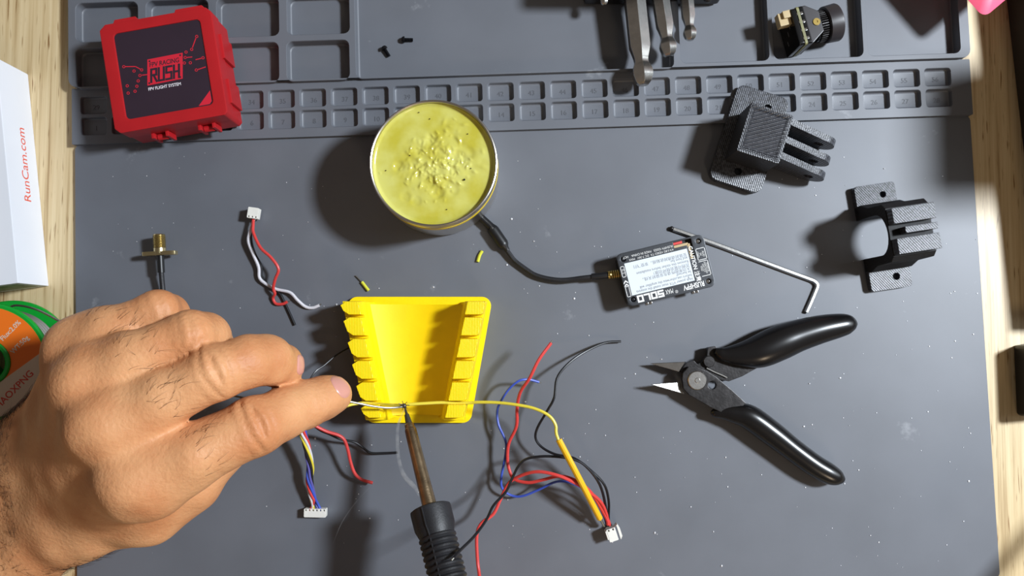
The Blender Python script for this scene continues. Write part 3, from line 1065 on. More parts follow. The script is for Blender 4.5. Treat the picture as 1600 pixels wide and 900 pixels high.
for xx in (-vw + 9.5, vw - 10.5):
    obj('edge_nut', union(box(xx - 1.6, xx - .2, vh - .4, vh + 1.3, 3.0, 6.0, .2), box(xx + .2, xx + 1.6, vh - .4, vh + 1.3, 3.0, 6.0, .2)), M['chrome'], vtx)

# ------------------------------------------------------------------ antenna cable from the tin to the transmitter
za = 6.5
cab0 = W(800, 400, 0)
cab = thing('antenna_cable', 'black coaxial cable curving from the flux tin to the transmitter', 'cable', (cab0.x, cab0.y, 0))
o_ = (cab0.x, cab0.y, 0)
g0, g1 = W(969, 427.5, za), W(950, 430, za)
prof = []
Lg = (g1 - g0).length
prof = [(0, -0.5), (2.0, -0.5)] + [(2.15 if i % 2 == 0 else 1.95, Lg * i / 12) for i in range(12)] + [(2.0, Lg), (0, Lg)]
gb = obj('brass_connector', lathe(prof, 16, axis_matrix(g0, g1)), M['gold'], cab, off=o_, label='knurled brass connector')
obj('cable', tube(spline([W(790, 388, 2.8), W(797, 398, 2.6), W(805, 408, 2.2), W(821, 420, 2.2), W(836, 429.5, 2.4), W(855, 435, 3), W(874, 437.5, 3.6), W(889, 437, 4.2), W(908, 434.5, 5.2), W(927, 432.3, 6), W(950, 430, za)], 5), 1.15, 10), M['rubber'], cab, off=o_)
obj('strain_sleeve', tube([W(924, 432.6, 5.9), W(937, 431.4, 6.3), W(951, 429.8, za)], 1.6, 12), M['black'], cab, off=o_)
p0, p1 = W(740, 336, 3.0), W(788.5, 384.5, 3.0)
dv = (p1 - p0)
obj('plug_sleeve', tube([tuple(W(736, 326, 3.0)) + (1.9,), tuple(W(767, 354, 3.0)) + (1.9,), tuple(W(768.5, 357, 3.0)) + (2.7,), tuple(W(771, 360, 3.0)) + (2.9,),
                         tuple(W(785.5, 381, 3.0)) + (2.9,), tuple(W(788, 384.5, 3.0)) + (2.5,), tuple(W(790, 387, 3.0)) + (1.6,), tuple(W(793, 391.5, 2.8)) + (1.3,)], 2, 20), M['black'], cab, off=o_)

# ------------------------------------------------------------------ flush cutters
c0 = W(1089.6, 594.4, 9)
cut = thing('flush_cutters', 'black handled flush cutters lying open on the mat', 'cutters', (c0.x, c0.y, 0))
oc = (c0.x, c0.y, 0)


def poly(pix, z0, z1, bv=0.35, holes=()):
    zz = z1
    return prism([tuple(W(x, y, zz)[:2]) for x, y in pix][::-1], z0, z1, bv, holes)


def handle(pts, z, flat):
    P = []
    for x, y, r in pts:
        w = W(x, y, z)
        k = HCAM / (HCAM - z)
        P.append((w.x, w.y, w.z, r / (3.157 * k)))
    return tube(spline(P, 5), 1, 20, flat)


obj('grip', handle([(1118, 548, 5), (1124, 551, 9), (1134, 554, 12), (1158, 554, 19), (1186, 549, 26), (1217, 536, 27.5), (1246, 525, 25), (1278, 515.5, 22.5), (1306, 509.5, 19.5), (1324, 506.5, 16), (1334, 506, 10), (1339, 506, 3)], 8.0, 0.95),
    M['grip'], cut, off=oc, smooth=60)
obj('grip', handle([(1111, 645, 3), (1116, 645, 7), (1131, 644, 11.5), (1148, 646, 15.5), (1171, 652, 19.5), (1206, 677, 19.5), (1238, 702, 18), (1270, 725.5, 17.5), (1294, 739.5, 16.5), (1308, 746, 13), (1317, 750, 6), (1319, 751, 2)], 6.6, 1.0),
    M['grip'], cut, off=oc, smooth=60)
obj('jaw_arm', poly([(1063, 580), (1072, 567), (1084, 563), (1090, 569), (1104, 561), (1106, 543), (1118, 541), (1132, 556), (1185, 574), (1160, 588), (1139, 596), (1129, 594), (1105, 590), (1089, 610), (1075, 600)], 3.0, 6.4), M['darksteel'], cut, off=oc)
obj('jaw_arm', poly([(1066, 592), (1067, 583), (1076, 573), (1089, 574), (1105, 580), (1120, 589.5), (1145, 610.5), (1166, 630), (1155, 640), (1129, 645), (1111, 637), (1077, 617), (1068, 607)], 6.5, 9.6,
                    holes=[[tuple(W(1112.8 + 6.5 * math.cos(t), 602 - 6.5 * math.sin(t), 9.6)[:2]) for t in np.linspace(0, 2 * math.pi, 14, endpoint=False)]]), M['darksteel'], cut, off=oc)


def blade(base0, base1, tip, z0, z1, zt_):
    bm = bmesh.new()
    a, b, t = [W(x, y, z1) for x, y in (base0, base1, tip)]
    zl_, zm = z0, (z0 + z1) / 2
    vs = [bm.verts.new(q) for q in ((a.x, a.y, z0), (b.x, b.y, z0), (t.x, t.y, zt_ - .5), (a.x, a.y, z1), (b.x, b.y, z1), (t.x, t.y, zt_ + .1))]
    for f in ((0, 2, 1), (3, 4, 5), (0, 1, 4, 3), (1, 2, 5, 4), (2, 0, 3, 5)):
        bm.faces.new([vs[i] for i in f])
    bmesh.ops.recalc_face_normals(bm, faces=bm.faces)
    return bevel(bm, 0.15, 1)


b1 = obj('blade', blade((1071, 565.5), (1061, 581), (1016.5, 568), 3.2, 7.8, 5.5), M['steel'], cut, off=oc, smooth=15)
b2 = obj('blade', blade((1062, 597), (1069, 615.5), (1015, 600), 3.4, 6.6, 8.9), M['steel'], cut, off=oc, smooth=15)
Tp = Matrix.Translation(W(1089.6, 594.4, 10) * 1.0)
obj('pivot_rivet', lathe([(0, 0.6), (1.1, 0.6), (1.3, 0.3), (4.2, 0.3), (4.6, -0.1), (4.6, -6), (0, -6)], 32, Tp), M['steel'], cut, off=oc)
obj('spring_rivet', lathe([(0, 0.3), (2.5, 0.3), (2.8, 0), (2.8, -4), (0, -4)], 24, Matrix.Translation(W(1108, 565, 8))), M['darksteel'], cut, off=oc)
obj('return_spring', tube(spline([W(1104, 575, 7), W(1116, 581, 7), W(1128, 586, 7), W(1136, 590, 7)], 4), 0.5, 6), M['steel'], cut, off=oc)

# ------------------------------------------------------------------ yellow printed wire holder
hb = W(654, 560, 0)
holder = thing('wire_holder', 'yellow 3D printed wire holder with two notched rims', 'holder', (hb.x, hb.y, 0))
oh = (hb.x, hb.y, 0)


def hl(px, py, z=0):
    p = W(px, py, z)
    return p.x - hb.x, p.y - hb.y


PT = 2.6                                          # plate thickness
pl = [hl(541, 463.5, PT), hl(770, 463.5, PT), hl(735, 661, PT), hl(573, 661, PT)]


def round_poly(P, r, n=6):
    out = []
    N = len(P)
    for i in range(N):
        a, b, c = Vector(P[i - 1]), Vector(P[i]), Vector(P[(i + 1) % N])
        u, v = (a - b).normalized(), (c - b).normalized()
        h = u.angle(v) / 2
        t = r / math.tan(h)
        p, q = b + u * t, b + v * t
        cen = b + (u + v).normalized() * (r / math.sin(h))
        a0 = math.atan2(p.y - cen.y, p.x - cen.x)
        a1 = math.atan2(q.y - cen.y, q.x - cen.x)
        d = (a1 - a0 + math.pi) % (2 * math.pi) - math.pi
        for k in range(n + 1):
            t_ = a0 + d * k / n
            out.append((cen.x + r * math.cos(t_), cen.y + r * math.sin(t_)))
    return out


obj('base_plate', prism(round_poly(pl, 4.5)[::-1], 0, PT, 0.5), M['yellow'], holder)
ZH = 22.0
ytop, ybot = hl(650, 472, PT)[1], hl(650, 652, PT)[1]


def side_wall(sgn):
    """one long wall with a sloped inner foot; notched rim teeth are children"""
    ox0, ox1 = (hl(762, 470, 0)[0], hl(728, 655, 0)[0]) if sgn > 0 else (hl(545, 470, 0)[0], hl(580, 655, 0)[0])
    n = 40
    prof_in = [(0.0, 0.5), (0.0, 15.5), (9.6, 15.5), (10.6, 13), (11.6, 6), (13.6, PT - 0.6), (13.6, 0.5)]
    bm = bmesh.new()
    rings = []
    for i in range(2):
        y = ytop if i == 0 else ybot
        x = ox0 if i == 0 else ox1
        rings.append([bm.verts.new((x - sgn * d, y, z)) for d, z in prof_in])
    for k in range(len(prof_in)):
        j = (k + 1) % len(prof_in)
        bm.faces.new((rings[0][k], rings[0][j], rings[1][j], rings[1][k]))
    bm.faces.new(rings[0])
    bm.faces.new(rings[1][::-1])
    bmesh.ops.recalc_face_normals(bm, faces=bm.faces)
    wall = obj('side_wall', bevel(bm, 0.5, 2), M['yellow'], holder)
    # teeth: y bands in the photo at the rim height
    bands = [(470, 492.5), (494.5, 525.5), (528, 560), (562.5, 593.5), (596, 628), (631.5, 654)]
    for a, b in bands:
        ya, yb = hl(650, a, ZH)[1], hl(650, b, ZH)[1]
        def edge_x(y):
            return ox0 + (ox1 - ox0) * (y - ytop) / (ybot - ytop)
        oc_ = 2.6 if sgn < 0 else 0.9
        o3 = [(edge_x(ya) - sgn * 9.6, ya), (edge_x(ya) - sgn * oc_, ya), (edge_x(ya), ya - .73 * oc_), (edge_x(yb), yb + .73 * oc_),
              (edge_x(yb) - sgn * oc_, yb), (edge_x(yb) - sgn * 9.6, yb)]
        bm = prism(o3, 14.0, ZH, 0.0)
        for v in bm.verts:                       # flanks lean in towards the crest
            if v.co.z > 20:
                v.co.y += (((ya + yb) / 2) - v.co.y) * 0.10
                v.co.x -= sgn * (0.5 if abs(v.co.x - edge_x(v.co.y)) < 5 else -0.9)
        obj('rim_tooth', bevel(bm, 0.35, 2), M['yellow_teeth'], wall)


side_wall(1)
side_wall(-1)
bm = bmesh.new()
rows = []
for i in range(2):
    y = (ytop - 1.2) if i == 0 else (ybot + 1.2)
    t = (y - ytop) / (ybot - ytop)
    xl = hl(545, 470, 0)[0] * (1 - t) + hl(580, 655, 0)[0] * t + 9
    xr = hl(762, 470, 0)[0] * (1 - t) + hl(728, 655, 0)[0] * t - 9
    row = []
    for k in range(25):
        u_ = -1 + k / 12
        row.append((xl + (xr - xl) * k / 24, y, PT + 0.25 + 4.6 * u_ * u_))
    rows.append(row)
vt_ = [[bm.verts.new(p) for p in r] for r in rows]
vb_ = [[bm.verts.new((p[0], p[1], 1.0)) for p in r] for r in rows]
for k in range(24):
    bm.faces.new((vt_[0][k], vt_[1][k], vt_[1][k + 1], vt_[0][k + 1]))
    bm.faces.new((vt_[0][k], vt_[0][k + 1], vb_[0][k + 1], vb_[0][k]))
    bm.faces.new((vt_[1][k + 1], vt_[1][k], vb_[1][k], vb_[1][k + 1]))
bmesh.ops.recalc_face_normals(bm, faces=bm.faces)
obj('trough_floor', bm, mat('yellow_print_floor', rgb(246, 208, 0), 0.5, spec=0.3, bump=0.05, bscale=900, var=0.03, vscale=120), holder, smooth=80)

# ------------------------------------------------------------------ connectors and wires
def plug(parent, off, px, py, z, rot, w, h, t, pins, latch=False):
    p = W(px, py, z)
    Mx = Matrix.Translation(p) @ Matrix.Rotation(math.radians(rot), 4, 'Z')
    hs_ = [rrect(-w / 2 + w * (i + .3) / pins, -w / 2 + w * (i + .7) / pins, h / 2 - 1.2, h / 2 - .3, .15, 1) for i in range(pins)]
    bms = [prism(rrect(-w / 2, w / 2, -h / 2, h / 2, .4, 2), -t / 2, t / 2, 0.2, hs_)]
    if latch:
        bms.append(prism([(w / 2 - .2, h / 2), (w / 2 + 1.0, h / 2 + .6), (w / 2 + 1.0, -h / 2 - .2), (w / 2 + 2.2, -h / 2 + 1.2), (w / 2 + 2.2, h / 2 - 1), (w / 2 + 1.6, h / 2 + 1.0)][::-1], -t / 2, t / 2, .1))
        bms.append(box(-w / 2 - .6, -w / 2 + .4, -h / 2 + 1.4, h / 2 - .6, -t / 2, t / 2, .2))
    b = union(*bms)
    b.transform(Mx)
    return obj('plug_housing', b, M['white'], parent, off=off, label='white plug housing')


def bare(parent, off, pa, pb, r=0.3):
    return obj('bare_end', tube([W(*pa), W(*pb)], r, 6), M['solder'], parent, off=off)


# harness with red, black, blue and yellow wires
hp = W(955, 833, 0)
har = thing('wiring_harness', 'harness of red, black, blue and yellow wires from a white plug', 'harness', (hp.x, hp.y, 0))
oo = (hp.x, hp.y, 0)
plug(har, oo, 956, 834, 5.0, -72 + 90, 4.4, 6.2, 4.6, 2, True)
BW = [(951, 822, 6), (951, 806, 8), (951, 782, 11), (944, 757, 14), (923, 735, 15), (897, 716, 14), (868, 710, 11), (847, 699, 9), (837, 685, 9), (840, 668, 11), (855, 642, 15), (866, 621, 16), (870, 592, 14), (885, 571, 10), (910, 552, 6), (944, 536, 3), (970, 533.5, 1.5)]
obj('black_wire', wires(BW, 0.62), M['blackwire'], har, off=oo)
BW2 = [(948, 822, 6), (946, 790, 10), (937, 757, 14.5), (918, 731, 17), (897, 718, 18), (859, 713, 18), (826, 716, 17), (811, 727, 17), (800, 748, 18), (790, 769, 21), (771, 790, 27), (760, 812, 34), (741, 838, 46), (720, 859, 57), (709, 872, 63)]
obj('black_wire', wires(BW2, 0.66), M['blackwire'], har, off=oo)
bare(har, oo, (709, 872, 63), (705.5, 875.5, 64), .35)
RA = [(950, 820, 7), (948, 811, 8), (937, 790, 11), (923, 769, 15), (902, 752, 18), (876, 744, 18), (847, 750, 14), (826, 754, 12), (804, 749, 10), (796, 735, 9), (793, 718, 9), (795, 693, 10), (807, 666, 13), (808, 638, 16), (813, 613, 20), (828, 590, 24), (842, 562, 24), (861, 536, 22)]
obj('red_wire', wires(RA, 0.78), M['redwire'], har, off=oo)
bare(har, oo, (861, 536, 22), (863.5, 532, 22), .35)
RB = [(952, 821, 6), (951, 815, 7), (940, 786, 12), (918, 767, 16), (897, 754, 20), (872, 743, 22), (842, 737, 21), (817, 742, 18), (796, 754, 15), (783, 778, 14), (771, 803, 15), (752, 818, 16), (745, 837, 16), (746, 875, 16), (749, 900, 16), (752, 940, 10), (750, 980, 2)]
obj('red_wire', wires(RB, 0.78), M['redwire'], har, off=oo)
BL = [(948, 820, 5), (944, 807, 6), (931, 782, 8), (914, 765, 10), (889, 754, 12), (868, 753, 11), (842, 765, 8), (817, 775, 6), (800, 774.5, 5), (786, 765, 6), (783, 748, 7), (790, 710, 8), (790, 689, 8), (779, 664, 7), (777, 642, 7), (783, 626, 9), (796, 607, 11), (811, 595, 12), (826, 593, 11), (842, 597, 9)]
obj('blue_wire', wires(BL, 0.6), M['bluewire'], har, off=oo)
bare(har, oo, (842, 597, 9), (846, 598.5, 9), .25)
YW = [(938, 812, 8), (905, 748, 22), (872, 686, 24), (868, 664, 24), (857, 649, 24), (834, 638, 23.5), (804, 632, 22.5), (775, 629, 21), (750, 628.5, 20), (735, 629.2, 19.2), (712, 630, 19), (690, 629, 20), (660, 630.5, 22), (636, 632, 23.5)]
obj('yellow_wire', wires(YW, 0.72), M['yellowwire'], har, off=oo)
obj('shrink_sleeve', wires([(937, 810, 8.5), (905, 748, 22), (873, 687, 24)], 1.45, 6, 10), M['sleeve'], har, off=oo, label='thick yellow shrink sleeve')
bare(har, oo, (944, 822, 6), (937, 809, 8.7), .6)

# joint of the two yellow wires
# harness under the hand
lp = W(493, 801, 0)
lh = thing('wiring_harness', 'twisted multicoloured harness with six pin white plug partly under the hand', 'harness', (lp.x, lp.y, 0))
ol = (lp.x, lp.y, 0)
plug(lh, ol, 493.3, 800.5, 2.6, -1, 10.6, 4.1, 3.6, 6)
cl = spline([W(*q) for q in ((493, 797, 3), (490, 783, 4), (486, 766, 5.5), (483.5, 748, 7), (485, 730, 8.5), (482, 710, 10.5), (478, 692, 12.5), (473, 674, 14.5), (474, 655, 16), (480, 640, 17))], 8)
for k, mm in enumerate(('redwire', 'whitewire', 'yellowwire', 'blackwire', 'violetwire', 'bluewire')):
    P = []
    n = len(cl)
    for i in range(n):
        t = i / (n - 1)
        a = 2 * math.pi * (k / 6 + 1.5 * t)
        rr = 1.25
        fan = max(0, 1 - t / 0.12)
        P.append((cl[i][0] + rr * math.cos(a) * (1 - fan) + (k - 2.5) * 1.1 * fan, cl[i][1] + 0.3 * math.sin(a), cl[i][2] + rr * math.sin(a) * (1 - fan)))
    obj('twisted_wire', tube(spline(P, 2), 0.62, 8), M[mm], lh, off=ol, label=mm.replace('wire', '') + ' wire')
obj('red_wire', wires([(482, 655, 17), (491, 664, 16), (510, 674, 14), (528.7, 680, 12.5), (538, 687.5, 11.5), (543.5, 703, 10), (547.7, 722, 8.5), (554, 739, 7), (564.6, 749, 5), (582, 754.5, 3.5)], 0.78), M['redwire'], lh, off=ol)
obj('black_wire', wires([(482, 658, 15), (500, 672, 12), (514, 678, 9), (533, 686.5, 7), (554, 690.7, 5.5), (566.7, 699, 4), (579, 707.6, 2.5), (600.5, 708, 1.6), (621.6, 707, 1.2)], 0.62), M['blackwire'], lh, off=ol)
obj('black_wire', wires([(478, 640, 17), (480, 605, 18), (491.6, 582, 17), (506.7, 570.7, 14), (524.5, 555.6, 10), (540.5, 545.8, 6), (552, 540, 4)], 0.4), M['blackwire'], lh, off=ol)
obj('yellow_wire', wires([(480, 645, 18), (505, 652, 22), (531, 640, 24), (542, 634.5, 24), (552, 631.5, 22), (570, 629.5, 19.5), (590, 631, 19.3), (610, 632.5, 21.5), (628, 633, 23.3)], 0.7), M['yellowwire'], lh, off=ol)
# cable with white plug at upper left
kp = W(397, 334, 0)
kc = thing('plug_cable', 'short cable of red, white and black wires from small white plug', 'cable', (kp.x, kp.y, 0))
ok_ = (kp.x, kp.y, 0)
plug(kc, ok_, 397, 333.5, 4.0, 172, 5.2, 5.4, 4.2, 3)
obj('red_wire', wires([(396, 341, 4), (395.5, 352, 5), (396, 364, 6), (407, 387, 8), (423, 402, 8.5), (435, 420, 8), (430, 436, 6.5), (427, 450, 4.5), (429.5, 459, 3), (426.5, 466, 1.5), (431, 474.5, 1), (441.6, 475, 1), (449, 471.5, 1.2)], 0.75), M['redwire'], kc, off=ok_)
bare(kc, ok_, (449, 471.5, 1.2), (454, 470, 1.2), .3)
obj('white_wire', wires([(397, 341, 4), (392, 358, 4), (388, 376, 3.5), (395, 396, 3), (404, 417, 2.5), (405.5, 434, 2), (416, 444, 1.8), (432, 452, 2), (453, 457, 2.4), (465, 469, 2.2), (477, 479, 1.4), (488, 481, 1.0), (499, 477, 1.0)], 0.78), M['whitewire'], kc, off=ok_)
bare(kc, ok_, (499, 477, 1.0), (502, 475, 1.0), .3)
obj('black_wire', wires([(394, 341, 4), (392.6, 373, 3), (398.5, 396, 2), (408, 415, 1.5), (409, 431, 1.2), (420.6, 447.6, 1), (437, 459, 1), (444, 471, .8), (453, 490, .8), (461, 508, .8)], 0.6), M['blackwire'], kc, off=ok_)

# wire offcuts
p = W(567, 443, .6)
oc1 = thing('wire_offcut', 'yellow wire offcut with bare strand just above the yellow holder', 'offcut', (p.x, p.y, 0))
obj('insulation', tube([W(565.5, 440.5, .8), W(576, 454, .8)], 0.75, 10), M['lime'], oc1, off=(p.x, p.y, 0))
obj('bare_strand', tube([W(556, 430.5, .8), W(566, 441, .8)], 0.28, 6), M['solder'], oc1, off=(p.x, p.y, 0))
p = W(750, 401, .6)
oc2 = obj('wire_offcut', tube(spline([W(753.5, 392, .8), W(749.5, 399, .8), W(746.5, 409, .8)], 5), 0.8, 10), M['lime'], None, off=(p.x, p.y, 0))
oc2.location = (p.x * S, p.y * S, 0)
tag(oc2, 'curved yellow insulation offcut lying below the flux tin', 'offcut')

# brass panel connector with black pigtail
p = W(250, 397, 7)
sma = thing('panel_connector', 'brass threaded panel connector with black lead running under the hand', 'connector', (p.x, p.y, 0))
os_ = (p.x, p.y, 0)
a0, a1 = W(250, 396, 7.0), W(248.5, 366, 7.4)
La = (a1 - a0).length
prof = [(0, 0), (2.9, 0), (2.9, La * .28)]
z = La * .28
while z < La * .9:
    prof += [(3.1, z + .25), (2.65, z + .55)]
    z += .6
prof += [(2.9, La * .94), (2.6, La), (1.7, La), (1.7, La - 1.2), (0, La - 1.2)]
obj('threaded_barrel', lathe(prof, 24, axis_matrix(a0, a1)), M['brass'], sma, off=os_)
bm = yz_prism([(-8, -1.8), (-5.6, -2.6), (5.6, -2.6), (8, -1.8), (8, 1.8), (5.6, 2.6), (-5.6, 2.6), (-8, 1.8)], -1.0, 1.0, 0.25)
bm.transform(axis_matrix(a0, a1) @ Matrix(((0, 1, 0, 0), (0, 0, 1, 0), (1, 0, 0, 0), (0, 0, 0, 1))))
obj('flange', bm, M['brass'], sma, off=os_)
obj('lead_sleeve', tube([W(250.3, 399, 7), W(251.8, 426, 6.6)], 1.75, 12), M['black'], sma, off=os_)
obj('lead', tube(spline([W(251, 415, 7), W(252.5, 432, 6), W(254, 448, 5), W(256, 470, 4), W(262, 500, 2.5), W(270, 540, 1.3)], 5), 1.25, 10), M['rubber'], sma, off=os_)

# ------------------------------------------------------------------ white cardboard box
BH = 25.0
e_a, e_b = W(44, 116, ZW), W(76.5, 447, ZW)
be = (e_a - e_b)
bl = be.length
br = math.atan2(be.y, be.x) - math.pi / 2
wb = thing('cardboard_box', 'white cardboard box with orange printed web address on its side', 'box', (e_b.x, e_b.y, ZW), br)
bxo = obj('carton', box(-75, 0, 0, bl, 0, BH, 0.5), M['paper'], wb)
Mt = Matrix.Translation((0.04, bl * 0.55, BH * 0.42)) @ Matrix(((0, 0, 1, 0), (1, 0, 0, 0), (0, 1, 0, 0), (0, 0, 0, 1)))
text('web_address', 'RunCam.com', 7.6, M['redprint'], bxo, Mt, 0.03, sx=0.9)
obj('end_panel', box(-70, -3, -0.05, 0.0, 4, BH - 4, 0), mat('olive_panel', rgb(120, 132, 96), 0.5, var=0.5, vscale=150), bxo, smooth=0, label='olive panel on the end')  # mottled olive sheet over the end face

# ------------------------------------------------------------------ solder spool
SH = 27.0
s0, s1 = W(25, 557, ZW), W(-22, 567, ZW + SH)
spool = thing('solder_spool', 'green spool of solder wire with orange and cream label', 'spool', (s0.x, s0.y, ZW))
osp = (s0.x, s0.y, ZW)
lean = Vector((s1.x - s0.x, s1.y - s0.y, SH)).normalized()
Ms = Matrix.Translation((0, 0, 0.6)) @ Vector((0, 0, 1)).rotation_difference(lean).to_matrix().to_4x4()
RS = 27.8
obj('flange', lathe([(9, 0), (RS - .5, 0), (RS, .6), (RS, 1.8), (RS - .5, 2.4), (9, 2.4)], 64, Ms, True), M['green'], spool)
fl_top = obj('flange', lathe([(9, SH - 3), (RS - .5, SH - 3), (RS, SH - 2.4), (RS, SH - 1.2), (RS - .7, SH - .4), (RS - 1.5, SH - .4), (9, SH - .6)], 64, Ms, True), M['green'], spool)
obj('core', lathe([(9.2, 0), (10.6, 0), (10.9, .3), (10.9, SH + .2), (10.4, SH + .6), (9.2, SH + .6), (8.6, SH), (8.6, 0)], 40, Ms, True), M['green'], spool)
prof = [(10.9, 2.5)]
z = 2.9
k = 0
while z < SH - 3.3:
    prof += [(22.2 + (k % 3) * .25, z - .4), (22.7 + (k % 3) * .25, z)]
    z += .85
    k += 1
prof += [(10.9, SH - 3.0)]
obj('solder_winding', lathe(prof, 64, Ms, True), M['solder'], spool)


def sector(a0, a1, r0, r1, z0, z1, n=40):
    pts = [(r1 * math.cos(math.radians(a0 + (a1 - a0) * i / n)), r1 * math.sin(math.radians(a0 + (a1 - a0) * i / n))) for i in range(n + 1)]
    pts += [(r0 * math.cos(math.radians(a1 + (a0 - a1) * i / n)), r0 * math.sin(math.radians(a1 + (a0 - a1) * i / n))) for i in range(n + 1)]
    b = prism(pts, z0, z1, 0)
    b.transform(Ms)
    return b


disc = obj('paper_label', prism(circ(0, 0, RS - 1.9, 64), SH - .6, SH - .25, 0, [circ(0, 0, 11, 40)]), M['orange'], fl_top, smooth=0, label='orange paper label')
disc.data.transform(Matrix.Scale(S, 4) @ Ms @ Matrix.Scale(1 / S, 4))
RL = RS - 1.95
cr_pts = []
a_s, a_e = math.radians(-118), math.radians(12)
for i in range(31):
    t = a_s + (a_e - a_s) * i / 30
    cr_pts.append((RL * math.cos(t), RL * math.sin(t)))
b = prism(cr_pts, SH - .3, SH - .17, 0)
b.transform(Ms)
obj('pale_band', b, M['cream'], fl_top, smooth=0, label='cream part of the label')
text('label_print', 'HAOXPNG', 4.4, M['redink'], fl_top, Ms @ TR(12.4, -12.6, SH - .12, 46), 0.02, sx=1.05, bold=.05)
text('label_print', 'Superior quality', 2.2, M['redink'], fl_top, Ms @ TR(16.5, -17.2, SH - .12, 45), 0.02)
text('label_print', 'Flux:2.0%', 3.1, M['cream'], fl_top, Ms @ TR(11.0, 14.8, SH - .2, 46), 0.02, bold=.05)
text('label_print', 'WT:50g', 3.1, M['cream'], fl_top, Ms @ TR(15.0, 8.2, SH - .2, 46), 0.02, bold=.05)

# solder strand from the spool, through the fingers, to the joint
jt = W(631, 635, 24.2)
sw = thing('solder_wire', 'thin silver solder strand from the spool through the fingers to the joint', 'solder', (jt.x, jt.y, 0))
osw = (jt.x, jt.y, 0)
obj('strand', wires([(8, 486, 12), (20, 478, 15), (35, 478, 18), (55, 483, 24), (75, 492, 30), (97, 504, 36), (118, 514, 38), (150, 535, 32), (250, 590, 22), (400, 625, 26), (480, 630, 36), (515, 626, 38), (541, 627, 36), (561, 630.5, 33), (581.5, 634.5, 30), (602, 637, 27), (618, 636.8, 25.2), (630, 635.3, 24.3)], 0.52, 6), M['solder'], sw, off=osw)
bms = [ball(W(631, 634, 24), 1.25, 2, (1.1, .9, .8))]
for a in range(7):
    t = a * 0.9
    c = W(631, 633, 24.4)
    bms.append(tube([c, c + Vector((2.6 * math.cos(t), 2.0 * math.sin(t), .5 + .3 * (a % 3)))], 0.16, 5))
obj('solder_joint', union(*bms), M['tip'], sw, off=osw, label='dark lump of solder with frayed strands')

# ------------------------------------------------------------------ soldering iron
i0 = W(632.5, 636, 24.0)
i1 = W(700, 905, 55.0)
iron = thing('soldering_iron', 'soldering iron with steel shaft and ribbed black handle', 'soldering iron', (i1.x, i1.y, 0))
oi = (i1.x, i1.y, 0)
dirn = (i1 - i0).normalized()
Li = (i1 - i0).length


def at_px_y(py):
    """distance along the iron whose picture row is py"""
    lo, hi = 0.0, 1.6
    for _ in range(40):
        m_ = (lo + hi) / 2
        q = i0 + (i1 - i0) * m_
        b_ = q - CAM
        yc = b_.y * math.cos(TILT) + b_.z * math.sin(TILT) * 1.0
        zc__ = -(-b_.y * math.sin(TILT) + b_.z * math.cos(TILT))
        row = 450 - FPX * yc / zc__
        if row < py:
            lo = m_
        else:
            hi = m_
    return lo * Li


dA, dB, dC, dD = at_px_y(647), at_px_y(664), at_px_y(793), at_px_y(900)
Mi = axis_matrix(i0, i1)
obj('iron_tip', lathe([(0, 0), (0.35, 0.2), (0.6, dA * .8), (0.75, dA), (1.1, dA + .3), (1.55, dB - .6), (1.55, dB + 1), (0, dB + 1)], 24, Mi), M['tip'], iron, off=oi)
obj('shaft', lathe([(0, dB - .5), (1.9, dB - .5), (2.2, dB), (2.2, dB + 1.6), (2.4, dB + 1.7), (2.65, dB + 2.4), (2.75, dB + 6), (3.2, dC - 2), (3.3, dC + 6), (0, dC + 6)], 32, Mi), M['shaft'], iron, off=oi)
prof = [(3.6, dC + 1.5), (8.0, dC), (8.9, dC + .5), (9.0, dC + 1.4), (8.9, dC + 8.5), (7.6, dC + 12.5)]
z = dC + 12.5
while z < dD + 70:
    prof += [(7.7, z), (8.15, z + .5), (8.2, z + 1.3), (7.7, z + 1.8), (7.45, z + 2.1)]
    z += 2.5
prof += [(7.5, z), (6.5, z + 3), (0, z + 3.4)]
obj('handle', lathe(prof, 40, Mi), M['rubber'], iron, off=oi)
pl_ = []
for q in np.linspace(dC + 2, dD + 60, 40):
    pl_.append(Mi @ Vector((0, 0, q)) + Vector((0, 0, 0)))
side = (dirn.cross(Vector((0, 0, 1)))).normalized()
upv = side.cross(dirn).normalized()
sm = []
for q in np.linspace(dC + 1, dD + 60, 60):
    rr_ = 9.0 if q < dC + 8.5 else max(7.75, 9.0 - (q - dC - 8.5) * .33)
    sm.append(Mi @ Vector((0, 0, q)) + (upv * .97 + side * .22).normalized() * (rr_ + .1))
obj('mould_seam', tube(sm, 0.35, 6), M['rubber'], iron, off=oi)

# ------------------------------------------------------------------ objects on the right edge
p = W(1585, 592, ZW)
bt = obj('eraser_block', prism(round_poly([tuple(W(1583, 540, ZW)[:2]), tuple(W(1650, 528, ZW)[:2]), tuple(W(1655, 644, ZW)[:2]), tuple(W(1588, 650, ZW)[:2])], 2.0)[::-1], ZW, ZW + 15, 1.0), M['black'], None, off=(p.x, p.y, ZW))
bt.location = Vector((p.x, p.y, ZW)) * S
tag(bt, 'black plastic block on the wood at the right edge', 'block')
bt.name = 'plastic_block'
e2 = W(1632, 530, ZW)
p = e0
dk = obj('dark_box', prism([tuple((e0 + (e0 - e1) * .6)[:2]), tuple(W(1628, 500, ZW)[:2]), tuple((W(1628, 500, ZW) + Vector((150, 0, 0)))[:2]), tuple((e0 + (e0 - e1) * .6 + Vector((150, 0, 0)))[:2])], ZW, ZW + 26, 1.0), mat('dark_brown_case', rgb(42, 36, 33), 0.55, var=0.1), None, off=(p.x, p.y, ZW))
dk.location = Vector((p.x, p.y, ZW)) * S
tag(dk, 'dark flat case standing along the upper right edge', 'case')
p = W(1545, 23, ZW + 30)
pk = thing('pink_box', 'pink and white padded box whose corner pokes into the top right edge', 'box', (p.x, p.y, ZW + 26.1))
ang = math.radians(45)
